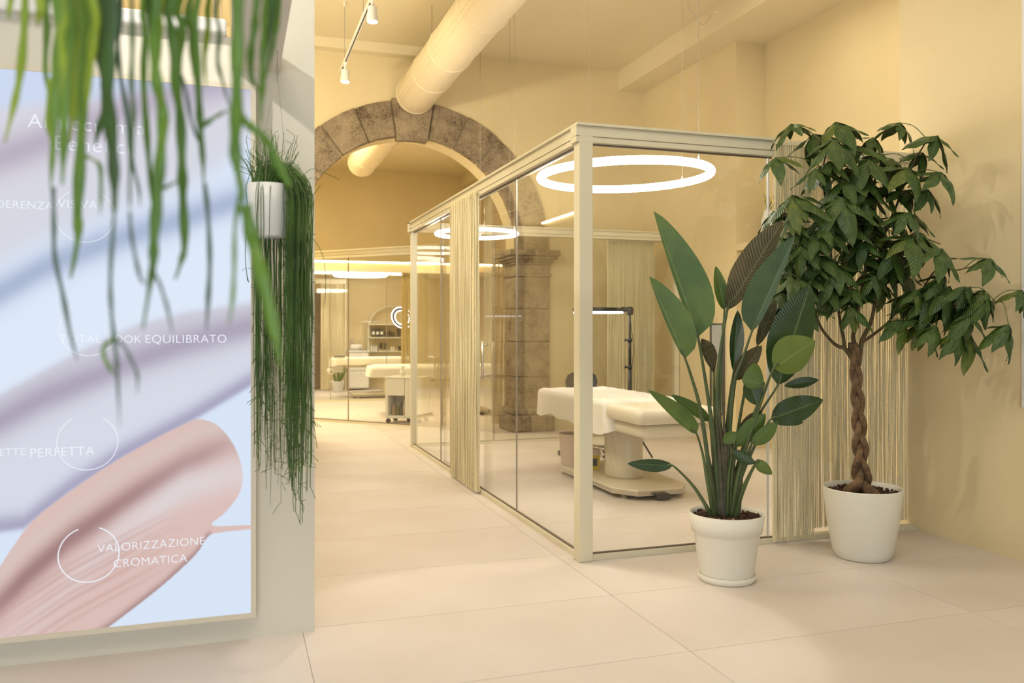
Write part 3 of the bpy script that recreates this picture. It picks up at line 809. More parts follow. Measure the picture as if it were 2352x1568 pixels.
# ================================================================== PLANTS
def leaf(mb, base, tip, wl, wr, nt=16, nu=5, roll=0.0, bend=0.0, fold=0.0, tm=0.42, wav=0.0, curl=0.0, sag=0.0):
    """leaf blade between two points; wl/wr are the half widths (m) to either side of the midrib as seen in the photo"""
    base = Vector(base); tip = Vector(tip); ax = (tip - base); Ln = ax.length; ax.normalize()
    side = ax.cross(-VIEW)
    if side.length < 1e-4: side = RIGHT.copy()
    side.normalize()
    if side.dot(RIGHT) < 0 and abs(ax.z) > 0.25: side = -side
    nrm = side.cross(ax)
    if nrm.dot(VIEW) > 0: nrm = -nrm
    if roll:
        R = Matrix.Rotation(roll, 3, ax); side = R @ side; nrm = R @ nrm
    vs = []; uv = []; 
    ph = RNG.uniform(0, 6)
    for i in range(nt + 1):
        t = i / nt
        g = t ** (math.log(0.5) / math.log(tm))
        p = max(0.0, math.sin(math.pi * g)) ** 0.72
        c = base + ax * Ln * t + nrm * bend * math.sin(math.pi * t) * Ln + UP * (-sag * t * t * Ln)
        for k in range(-nu, nu + 1):
            u = k / nu
            wd = (wl if u < 0 else wr) * p
            off = side * (u * wd) + nrm * (fold * abs(u) * wd - curl * u * u * wd)
            off += nrm * wav * math.sin(t * 17 + ph + u) * abs(u) * wd
            vs.append(c + off); uv.append((t, 0.5 + 0.5 * u + 1e-5))
    m = 2 * nu + 1
    fs = [(i * m + k, (i + 1) * m + k, (i + 1) * m + k + 1, i * m + k + 1) for i in range(nt) for k in range(m - 1)]
    mb.add(vs, fs, uv); return mb

def pot(name, root, c, prof, m, n=56):
    return MB().lathe(prof, c, n=n, cap=False).build(name, m, root, smooth=True)
def mulch(root, c, r, z, n=170, seed=3):
    rr = random.Random(seed)
    MB().lathe([(r, z - 0.015), (r * 0.6, z - 0.004), (0.001, z)], c, n=32, cap=False).build('soil', M['soil'], root, smooth=True)
    mb = MB()
    for i in range(n):
        q = math.sqrt(rr.random()) * r * 0.95; a = rr.random() * 6.283; s_ = rr.uniform(0.007, 0.014)
        p = Vector(c) + Vector((q * math.cos(a), q * math.sin(a), z - 0.004 + rr.uniform(0, 0.008)))
        d = Vector((rr.uniform(-1, 1), rr.uniform(-1, 1), rr.uniform(-.5, .5))).normalized()
        mb.tube([p - d * s_, p - d * s_ * .5, p + d * s_ * .5, p + d * s_], [s_ * .3, s_ * .7, s_ * .65, s_ * .3], n=5)
    o = mb.build('bark_chips', M['soil'], root); o['kind'] = 'stuff'

# ---- bird of paradise
ZS = 4.66
pc = W(1669, 750, ZS); pc.z = 0
bop = thing('bird_of_paradise_plant', 'bird of paradise plant with big paddle leaves in rimmed white pot', 'potted plant', pc)
pot('pot', bop, pc, [(0.0, 0.012), (0.140, 0.012), (0.146, 0.03), (0.180, 0.262), (0.1845, 0.268), (0.191, 0.270), (0.206, 0.372), (0.2, 0.374), (0.192, 0.35), (0.175, 0.30)], M['pot'])
pot('saucer', bop, pc, [(0.0, 0.0), (0.146, 0.0), (0.154, 0.012), (0.158, 0.036), (0.150, 0.038), (0.142, 0.014)], M['pot'])
mulch(bop, pc, 0.192, 0.352, 230, 5)
mb = MB()
for (px_, py_) in ((1636, 1184), (1684, 1184), (1652, 1188)):
    p = W(px_, py_, ZS - 0.14); p.z = 0.36
    mb.lathe([(0.002, -0.008), (0.011, 0), (0.002, 0.009)], p, n=8, cap=False)
mb.build('pebbles', M['pebble'], bop, smooth=True)
PXM = ZS / F
def bop_leaf(b, t, wl, wr, m, zb=0.0, zt=0.0, stalk=None, rs=0.008, **k):
    # b, t pixel base and tip; zb, zt depth offsets from the pot's middle
    B = W(b[0], b[1], ZS + zb); T = W(t[0], t[1], ZS + zt)
    s_ = (ZS + (zb + zt) / 2) / F
    leaf(MB(), B, T, wl * s_, wr * s_, **k).build('leaf', M[m], bop, smooth=True)
    if stalk is not None:
        a = W(stalk[0], 1186, ZS + zb * 0.25); a.z = 0.345
        mid = [W(q[0], q[1], ZS + zb * 0.6) for q in stalk[1]]
        path = smooth_path([a] + mid + [B, B + (T - B) * 0.12])
        n_ = len(path)
        MB().tube(path, [rs * (1.55 - 0.95 * min(1, i / (n_ * 0.75))) for i in range(n_)], n=8).build('leaf_stalk', M['stalk'], bop, smooth=True)
def Z1(x, y): return (1420 + x * .3189, 460 + y * .3189)
def Z2(x, y): return (1420 + x * .3189, 860 + y * .3189)
# big leaves (coordinates read off the photograph)
bop_leaf(Z1(575, 985), Z1(255, 78), 9, 64, 'leaf_a', -0.02, 0.02, (1652, [Z2(690, 500), Z1(650, 1440)]), 0.011, fold=0.25, tm=0.34)
bop_leaf(Z1(482, 1140), Z1(222, 548), 8, 50, 'leaf_a', -0.10, -0.06, (1644, [Z2(650, 640), Z1(590, 1500), Z1(520, 1250)]), 0.010, fold=0.2, tm=0.36)
bop_leaf(Z1(785, 790), Z1(1188, 145), 46, 24, 'leaf_under', 0.05, 0.12, (1664, [Z2(735, 640), Z1(715, 1300)]), 0.011, tm=0.45, wav=0.10, fold=0.3)
bop_leaf(Z1(962, 945), Z1(1274, 255), 55, 11, 'leaf_blue', 0.0, 0.02, (1672, [Z2(790, 640), Z1(830, 1350), Z1(900, 1130)]), 0.010, fold=0.2, tm=0.35)
bop_leaf(Z1(765, 790), Z1(702, 472), 16, 15, 'leaf_a', 0.06, 0.08, (1662, [Z2(728, 620), Z1(738, 1200)]), 0.008, fold=0.5, tm=0.42)
bop_leaf(Z1(1150, 1330), Z1(1385, 605), 58, 42, 'leaf_dark', 0.02, 0.08, (1678, [Z2(850, 700), Z2(960, 380)]), 0.009, tm=0.45, fold=0.15, curl=0.1)
bop_leaf(Z1(1120, 1205), Z1(1420, 1010), 46, 40, 'leaf_light', -0.16, -0.08, (1680, [Z2(870, 700), Z2(1010, 250)]), 0.009, tm=0.45, curl=0.15, nt=18)
bop_leaf(Z1(1100, 1575), Z1(1476, 1435), 33, 30, 'leaf_dark', -0.14, -0.10, (1684, [Z2(880, 760), Z2(1000, 480)]), 0.008, tm=0.40, wav=0.05, fold=0.12)
bop_leaf(Z2(1100, 300), Z2(1335, 345), 8, 14, 'leaf_dark', -0.13, -0.10, None, tm=0.5)
bop_leaf(Z1(845, 1295), Z1(1035, 1045), 26, 17, 'leaf_under', 0.05, 0.03, (1670, [Z2(790, 560)]), 0.008, tm=0.45, fold=0.3)
bop_leaf(Z1(1050, 1330), Z1(890, 1290), 16, 44, 'leaf_a', -0.12, -0.14, (1676, [Z2(900, 560), Z2(960, 330)]), 0.007, tm=0.5, curl=0.2)
bop_leaf(Z1(1000, 1475), Z1(935, 1270), 22, 24, 'leaf_dark', -0.10, -0.12, (1679, [Z2(890, 600)]), 0.007, tm=0.5)
bop_leaf(Z1(690, 1250), Z1(598, 995), 10, 22, 'leaf_under', 0.10, 0.10, (1660, [Z2(710, 560), Z2(690, 120)]), 0.008, tm=0.6, wav=0.2, fold=0.3)
bop_leaf(Z1(830, 1235), Z1(860, 790), 15, 18, 'leaf_dark', 0.06, 0.08, (1668, [Z2(770, 600), Z2(800, 200)]), 0.009, tm=0.5, fold=0.4)
bop_leaf(Z1(1000, 1050), Z1(1140, 720), 18, 12, 'leaf_under', 0.12, 0.14, (1675, [Z2(840, 560), Z1(920, 1330)]), 0.008, tm=0.5, fold=0.3, wav=0.15)
bop_leaf(Z2(565, 428), Z2(214, 112), 9, 27, 'leaf_a', -0.16, -0.20, (1640, [Z2(640, 760), Z2(610, 580)]), 0.008, tm=0.36, fold=0.25)
bop_leaf(Z2(655, 335), Z2(378, 143), 10, 17, 'leaf_a', 0.08, 0.06, (1656, [Z2(700, 700)]), 0.007, tm=0.4, fold=0.3)
bop_leaf(Z2(392, 655), Z2(66, 640), 17, 13, 'leaf_dark', -0.12, -0.10, (1632, [Z2(640, 960), Z2(560, 830), Z2(480, 735)]), 0.0085, tm=0.42, fold=0.15, curl=0.2)
bop_leaf(Z2(870, 395), Z2(1040, 262), 14, 10, 'leaf_under', -0.06, -0.08, (1673, [Z2(800, 680)]), 0.007, tm=0.5, fold=0.2)
bop_leaf(Z2(850, 520), Z2(1062, 282), 22, 22, 'leaf_a', -0.10, -0.10, (1676, [Z2(820, 720)]), 0.008, tm=0.5, curl=0.2)
bop_leaf(Z2(960, 500), Z2(1148, 335), 14, 22, 'leaf_a', -0.14, -0.14, (1682, [Z2(880, 740)]), 0.009, tm=0.45)
bop_leaf(Z2(855, 420), Z2(752, 488), 14, 14, 'leaf_a', -0.12, -0.14, (1670, [Z2(800, 700)]), 0.006, tm=0.5)
bop_leaf(Z2(985, 640), Z2(826, 545), 16, 12, 'leaf_dark', -0.16, -0.16, (1686, [Z2(905, 830)]), 0.007, tm=0.5, curl=0.3)
bop_leaf(Z2(1000, 625), Z2(1110, 718), 15, 12, 'leaf_a', -0.17, -0.17, (1688, [Z2(900, 820)]), 0.009, tm=0.35, curl=0.3, bend=0.12)
bop_leaf(Z1(1195, 1335), Z1(1445, 1292), 13, 12, 'leaf_dark', 0.0, 0.0, None, tm=0.5)
# dry sheaths wrapping the foot of the stalks
for (xb, xt, yt, w_) in ((1646, 1618, 1000, 13), (1652, 1632, 990, 14), (1658, 1645, 960, 15), (1664, 1652, 935, 16), (1670, 1662, 950, 15), (1676, 1668, 985, 14), (1682, 1682, 1010, 13), (1690, 1706, 1050, 12)):
    a = W(xb, 1186, ZS); a.z = 0.34; t = W(xt, yt, ZS + RNG.uniform(-.03, .03))
    mid = (a + t) / 2
    MB().tube(smooth_path([a, mid + RIGHT * 0.004, t]), [w_ * PXM * (0.85 - 0.058 * i) for i in range(13)], n=8).build('sheath', M['sheath'], bop, smooth=True)

# ---- money tree
ZM = 5.12
mc = W(1981, 750, ZM); mc.z = 0
mt = thing('money_tree', 'money tree with braided trunk and drooping leaves in smooth white pot', 'potted tree', mc)
pot('pot', mt, mc, [(0.0, 0.0), (0.150, 0.0), (0.160, 0.010), (0.175, 0.05), (0.207, 0.22), (0.231, 0.418), (0.228, 0.426), (0.220, 0.424), (0.212, 0.395), (0.19, 0.3)], M['pot'])
mulch(mt, mc, 0.214, 0.395, 240, 9)
# braided stems
def braid(i, t):
    ph = t * math.pi * 2 * 2.1 + i * 2 * math.pi / 3
    r = 0.035 * (1 - 0.55 * t) + 0.034 * max(0, 0.16 - t) / 0.16
    bx = 1979 - 20 * t + 4 * math.sin(t * 3)
    c = W(bx, 750, ZM); c.z = 0.37 + t * 0.93
    return c + RIGHT * (r * math.sin(ph)) + VIEW * (r * 0.8 * math.sin(2 * ph))
for i in range(3):
    path = [braid(i, k / 60) for k in range(61)]
    rad = [0.0215 * (1 - 0.28 * k / 60) + 0.024 * max(0, 1 - k / 9.0) ** 1.3 for k in range(61)]
    MB().tube(path, rad, n=10).build('trunk_stem', M['bark'], mt, smooth=True)
def PM(x, y, dz=0): return W(x, y, ZM + dz - (0.42 * (x - 2060) / 250.0 if x > 2060 else 0.0))
BR = []
def branch(pts, r0, r1):
    path = smooth_path([PM(*p) for p in pts], 5); n_ = len(path); r0 *= 0.72; r1 *= 0.8
    MB().tube(path, [r0 + (r1 - r0) * i / (n_ - 1) for i in range(n_)], n=7).build('branch', M['branch'], mt, smooth=True)
    BR.extend(path[2:])
branch([(1962, 830), (1940, 800), (1925, 795), (1905, 778), (1880, 740), (1860, 660), (1850, 560)], 0.020, 0.006)
branch([(1940, 797), (1936, 770), (1930, 740), (1915, 640), (1900, 500), (1890, 400), (1900, 340)], 0.016, 0.005)
branch([(1960, 830), (1962, 790), (1960, 765), (1975, 690), (1990, 600), (2000, 500), (2010, 400), (2000, 330)], 0.020, 0.005)
branch([(1972, 840), (1978, 790), (1985, 770), (2000, 740), (2010, 690), (2025, 560), (2060, 470), (2090, 390), (2130, 320)], 0.022, 0.005)
branch([(1982, 785), (2010, 765), (2040, 740), (2065, 708), (2110, 680), (2160, 700), (2230, 702), (2300, 690)], 0.014, 0.004)
branch([(2025, 560), (2060, 560), (2110, 545), (2160, 560)], 0.008, 0.004)
branch([(2110, 680), (2150, 620), (2200, 620), (2270, 600)], 0.007, 0.003)
branch([(1880, 740), (1840, 700), (1800, 640), (1780, 560)], 0.009, 0.004)
# leaflets: three shared shapes, each along +x with its face up and a droop at the tip
LEAFLET = []
def leaflet_mesh(seed, wid, droop):
    rr = random.Random(seed); mb = MB(); vs = []; uv = []; nt, nu = 9, 2
    for i in range(nt + 1):
        t = i / nt; g = t ** 0.85
        p = max(0.0, math.sin(math.pi * g)) ** 0.85 * (1 - 0.18 * t)
        for k in range(-nu, nu + 1):
            u = k / nu
            vs.append((t - 0.12 * droop * t * t, u * wid * p + 0.012 * math.sin(9 * t + seed), -droop * t * t * 0.55 - abs(u) * wid * p * 0.28 + 0.02 * math.sin(11 * t + u * 2 + seed)))
            uv.append((t, 0.5 + 0.5 * u + 1e-5))
    m = 2 * nu + 1
    mb.add(vs, [(i * m + k, i * m + k + 1, (i + 1) * m + k + 1, (i + 1) * m + k) for i in range(nt) for k in range(m - 1)], uv)
    return mb
for mk in ('leaf_m1', 'leaf_m1', 'leaf_m1', 'leaf_m2'):
    k = len(LEAFLET)
    o = leaflet_mesh(k + 1, (0.185, 0.20, 0.17, 0.19)[k], (0.45, 0.75, 0.25, 0.6)[k]).build('leaflet', M[mk], None, smooth=True)
    LEAFLET.append(o.data); bpy.data.objects.remove(o)
NLEAF = 0
FILL = MB()
def compound(px_, py_, dz, L, n=6, tilt=(0, 0), young=0.15, drop=-0.42, fill=False):
    """palmate leaf: stalk from the nearest branch, n leaflets spreading from its end"""
    global NLEAF
    C = PM(px_, py_, dz)
    best = min(BR, key=lambda q: abs((q - C).length - 0.16) + (0.25 if q.z > C.z + 0.02 else 0))
    mid = (best + C) / 2 + UP * 0.03
    if fill: FILL.tube(smooth_path([best, mid, C], 3), 0.0026, n=4)
    else: st = MB().tube(smooth_path([best, mid, C], 4), 0.0028, n=5).build('leaf_stem', M['petiole'], mt, smooth=True)
    out = (C - PM(1990, 560, 0)); out.z = 0
    if out.length > 1e-3: out.normalize()
    up = (UP + out * 0.35 + RIGHT * tilt[0] - VIEW * (0.30 + tilt[1])).normalized()
    a0 = RNG.uniform(0, 6.28); ex = up.orthogonal().normalized(); ey = up.cross(ex)
    root_loc = ROOT[mt.name][0]
    for k in range(n):
        a = a0 + 2 * math.pi * k / n + RNG.uniform(-.18, .18)
        rad = ex * math.cos(a) + ey * math.sin(a)
        el = drop + RNG.uniform(-0.25, 0.25)
        xdir = (rad * math.cos(el) + up * math.sin(el)).normalized()
        zdir = (up - xdir * up.dot(xdir)).normalized(); ydir = zdir.cross(xdir)
        s_ = L * 1.38 * RNG.uniform(0.75, 1.12)
        mi = 3 if RNG.random() < young else RNG.randrange(3)
        base = Vector((0, 0, 0)) if fill else root_loc
        Mx = Matrix(((xdir.x * s_, ydir.x * s_, zdir.x * s_, C.x - base.x), (xdir.y * s_, ydir.y * s_, zdir.y * s_, C.y - base.y), (xdir.z * s_, ydir.z * s_, zdir.z * s_, C.z - base.z), (0, 0, 0, 1)))
        if fill:
            me_ = LEAFLET[mi]; ul = me_.uv_layers[0].data; uvs = [(0, 0)] * len(me_.vertices)
            for lp_ in me_.loops: uvs[lp_.vertex_index] = tuple(ul[lp_.index].uv)
            FILL.add([Mx @ v.co for v in me_.vertices], [tuple(p.vertices) for p in me_.polygons], uvs)
        else:
            o = bpy.data.objects.new('leaflet', LEAFLET[mi]); COL.objects.link(o); o.parent = st
            o.matrix_basis = Mx; NLEAF += 1
def Z3(x, y): return (1680 + x * .2933, 260 + y * .2933)
LV = [((470, 85), .02, .145, 6), ((815, 72), -.05, .19, 6), ((1320, 75), .06, .14, 6), ((1615, 178), 0, .17, 7), ((350, 345), -.1, .15, 6),
      ((790, 205), -.16, .21, 6), ((1390, 430), -.14, .16, 7), ((1640, 465), -.05, .17, 6), ((475, 645), -.2, .19, 6), ((865, 660), -.25, .20, 7),
      ((1390, 780), -.2, .15, 6), ((1080, 370), -.12, .19, 6), ((1415, 970), -.2, .19, 6), ((1650, 1060), -.12, .17, 7), ((2030, 1140), 0, .15, 6),
      ((800, 1185), -.15, .19, 7), ((1110, 190), .05, .12, 6), ((1500, 310), .08, .14, 6), ((640, 165), .08, .16, 6), ((560, 960), -.05, .16, 6),
      ((1080, 620), .05, .17, 6), ((980, 1090), .0, .17, 6), ((1250, 1130), .05, .16, 6), ((1540, 600), .0, .15, 6), ((700, 420), .0, .17, 6), ((330, 770), -.05, .15, 6),
      ((1160, 900), .08, .17, 6), ((700, 900), .08, .17, 6), ((900, 430), .1, .16, 6), ((560, 1260), .10, .17, 6), ((1180, 1330), .05, .16, 6), ((450, 1080), .12, .17, 6)]
for (p, dz_, L_, n_) in LV:
    compound(*Z3(*p), dz_, L_, n_, young=0.12)
def Z4(x, y): return (1740 + x * .4337, 640 + y * .4337)
LV2 = [((490, 150), -.15, .15, 7), ((770, 215), -.1, .15, 6), ((880, 235), .0, .15, 6), ((790, 80), .05, .15, 6), ((930, 60), -.05, .17, 6), ((1080, 270), -.1, .17, 6),
       ((1130, 300), .0, .16, 6), ((1200, 60), .0, .13, 6), ((1330, 245), -.05, .16, 6), ((1400, 60), .05, .13, 5), ((1000, 150), .1, .15, 6), ((400, 60), .1, .15, 6)]
for (p, dz_, L_, n_) in LV2:
    compound(*Z4(*p), dz_, L_, n_, young=0.45, drop=-0.7)
rf = random.Random(77)
def fill_patch(n_, cx, cy, rx, ry, drop=-0.42):
    for k in range(n_):
        a = rf.uniform(0, 6.28); q = math.sqrt(rf.random())
        x_ = cx + rx * q * math.cos(a); y_ = cy + ry * q * math.sin(a)
        compound(x_, y_, rf.uniform(-.15, .12) if x_ > 1900 else rf.uniform(-.22, -.06), rf.uniform(.12, .165), 6, drop=drop, fill=True)
fill_patch(58, 1965, 510, 160, 175)
fill_patch(16, 1840, 590, 80, 120)
fill_patch(18, 2170, 690, 120, 60, -0.75)
o = FILL.build('inner_leaves', M['leaf_m1'], mt, smooth=True); o['kind'] = 'stuff'

# ---- hanging pot of rhipsalis beside the display
ZH = 3.5
hp = W(617, 545, ZH)
hang = thing('hanging_planter', 'white hanging pot of thin trailing mistletoe cactus beside the display', 'hanging plant', hp)
pr = 47 * ZH / F; ph_ = 120 * ZH / F
MB().lathe([(0.0, 0.0), (pr * 0.80, 0.0), (pr * 0.86, 0.006), (pr * 0.95, ph_ * 0.6), (pr, ph_), (pr * 0.96, ph_), (pr * 0.9, ph_ * 0.9), (0.0, ph_ * 0.88)], hp, n=40, cap=False).build('pot', M['pot2'], hang, smooth=True)
hook = Vector((0.155, W(637, 172, ZH).y, 2.55)); hook = W(637, 172, ZH)
hookt = Vector((hook.x, hook.y, 2.56))
for a in (0.3, 2.4, 4.5):
    q = hp + Vector((pr * math.cos(a), pr * math.sin(a), ph_))
    MB().tube([q, hook], 0.0009, n=4).build('hanging_wire', M['wire'], hang)
MB().tube([hook, hookt], 0.002, n=6).tube([hook + UP * 0.0, hook + UP * 0.045], 0.004, n=6).build('hook', M['wire'], hang)
rr = random.Random(21)
def rhips(n, xr, yl, mname, name, up=(0.03, 0.10), seed=1, rad=0.0014, zr=(-0.10, 0.09)):
    rr = random.Random(seed); mb = MB()
    for i in range(n):
        a = rr.uniform(0, 6.28)
        s0 = hp + Vector((pr * 0.75 * math.cos(a) * rr.random(), pr * 0.75 * math.sin(a) * rr.random(), ph_ * 0.92))
        xt = rr.uniform(*xr); yb = rr.uniform(*yl)
        e = W(xt, yb, ZH + rr.uniform(*zr))
        rim = Vector((e.x, e.y, hp.z + ph_ * rr.uniform(0.7, 1.0)))
        dr_ = Vector((rim.x - hp.x, rim.y - hp.y, 0)); 
        if dr_.length < pr * 1.04: rim = rim + dr_.normalized() * (pr * 1.06 - dr_.length); e = Vector((rim.x, rim.y, e.z))
        top = (s0 + rim) / 2; top.z = hp.z + ph_ + rr.uniform(*up)
        pts = [s0, top, rim + UP * 0.0]
        nseg = 5
        for k in range(1, nseg + 1):
            t = k / nseg
            pts.append(Vector((rim.x + rr.uniform(-.006, .006), rim.y + rr.uniform(-.006, .006), rim.z + (e.z - rim.z) * t)))
        path = smooth_path(pts, 3)
        mb.tube(path, rad * rr.uniform(.8, 1.3), n=4, cap=False)
        if rr.random() < 0.75:                        # forked ends
            for q in range(rr.randint(1, 3)):
                d = Vector((rr.uniform(-1, 1), rr.uniform(-.6, .6), rr.uniform(-1.4, -0.1))).normalized()
                st = path[-1 - rr.randint(0, 3)]
                ln = rr.uniform(0.02, 0.06)
                mb.tube([st, st + d * ln * .5, st + d * ln + UP * -0.006], rad * 0.9, n=4, cap=False)
        if rr.random() < 0.5:
            for q in range(4):
                st = path[rr.randint(len(path) // 3, len(path) - 1)]
                d = Vector((rr.uniform(-1, 1), rr.uniform(-1, 1), rr.uniform(-.9, .2))).normalized()
                mb.tube([st, st + d * rr.uniform(.012, .03)], rad * 0.8, n=4, cap=False)
    o = mb.build(name, M[mname], hang, smooth=True); o['kind'] = 'stuff'
rhips(125, (655, 716), (700, 1130), 'rhip', 'trailing_stems', seed=2)
rhips(30, (665, 700), (950, 1210), 'rhip', 'long_stems', seed=3)
rhips(16, (580, 652), (620, 1000), 'rhip', 'front_stems', seed=4, rad=0.0013)
rhips(80, (584, 654), (700, 1090), 'rhip', 'rear_stems', seed=14, rad=0.0014, zr=(0.03, 0.12))
rhips(10, (588, 645), (950, 1170), 'rhip_tip', 'pale_stems', seed=5, rad=0.0012, zr=(0.02, 0.1))
mb = MB(); rr = random.Random(8)
for i in range(120):                                  # upright tuft
    a = rr.uniform(0, 6.28); q = pr * 0.85 * math.sqrt(rr.random())
    s0 = hp + Vector((q * math.cos(a), q * math.sin(a), ph_ * 0.9))
    tx = rr.gauss(0.0, 0.055); tz = rr.uniform(0.05, 0.20) * (1.25 if abs(tx) < 0.05 else 0.85)
    e = s0 + RIGHT * tx + VIEW * rr.gauss(0, 0.035) + UP * tz
    mid = (s0 + e) / 2 + UP * 0.02
    mb.tube(smooth_path([s0, mid, e], 3), 0.0012, n=4, cap=False)
    if rr.random() < .4:
        d = Vector((rr.uniform(-1, 1), rr.uniform(-1, 1), rr.uniform(.1, 1))).normalized()
        mb.tube([e, e + d * rr.uniform(.02, .045)], 0.0009, n=4, cap=False)
for (pts) in ([(690, 410), (715, 388), (740, 395), (780, 412)], [(700, 470), (712, 455), (722, 445), (736, 425)], [(716, 545), (728, 560), (742, 590), (748, 640), (746, 700)], [(712, 880), (720, 960), (728, 1030)]):
    mb.tube(smooth_path([W(x, y, ZH) for x, y in pts], 4), 0.0012, n=4, cap=False)
o = mb.build('upright_stems', M['rhip'], hang, smooth=True); o['kind'] = 'stuff'
MB().lathe([(pr * 0.9, ph_ * 0.9), (0.001, ph_ * 0.95)], hp, n=24, cap=False).build('soil', M['soil'], hang)

# ---- foreground hanging cactus close to the camera
ZF = 1.2
fc = W(320, -170, ZF)
fg = thing('hanging_cactus', 'trailing flat-stemmed green cactus hanging in front of the display', 'hanging plant', fc)
MB().lathe([(0.0, 0.0), (0.10, 0.0), (0.125, 0.04), (0.145, 0.15), (0.15, 0.16), (0.14, 0.16), (0.13, 0.13), (0.0, 0.13)], fc, n=40, cap=False).build('pot', M['pot2'], fg, smooth=True)
for a in (0.5, 2.6, 4.7):
    q = fc + Vector((0.145 * math.cos(a), 0.145 * math.sin(a), 0.155))
    MB().tube([q, fc + UP * 0.75, Vector((fc.x, fc.y, CEIL))], 0.0012, n=4).build('hanging_wire', M['wire'], fg)
def strand(pts, wd, m, dz=0.0, th=0.22):
    """flat stem through the pixel points; wd = full width in pixels"""
    z = ZF + dz
    P = [W(x, y, z + 0.012 * math.sin(i * 1.7 + x)) for i, (x, y) in enumerate(pts)]
    if pts[0][1] <= 5:                            # comes over the pot rim
        top = P[0]; rimp = fc + UP * 0.17; d = Vector((top.x - fc.x, top.y - fc.y, 0))
        d = d.normalized() if d.length > 1e-4 else -VIEW
        e = fc + d * 0.05 + UP * 0.135
        r1 = fc + d * 0.15 + UP * 0.185
        P = [e, r1, (r1 + top) / 2 + d * 0.02] + P
    path = smooth_path(P, 6); n_ = len(path); s_ = wd * 1.25 * z / F / 2
    rad = []
    for i in range(n_):
        t = i / (n_ - 1)
        q = 1.0 if t < 0.7 else max(0.12, 1 - ((t - 0.7) / 0.3) ** 1.6 * 0.85)
        rad.append(s_ * q * (1 + 0.16 * math.sin(i * 0.9 + pts[0][0])))
    MB().tube(path, rad, n=8, flat=th, side=RIGHT, keep=True).build('stem', M[m], fg, smooth=True)
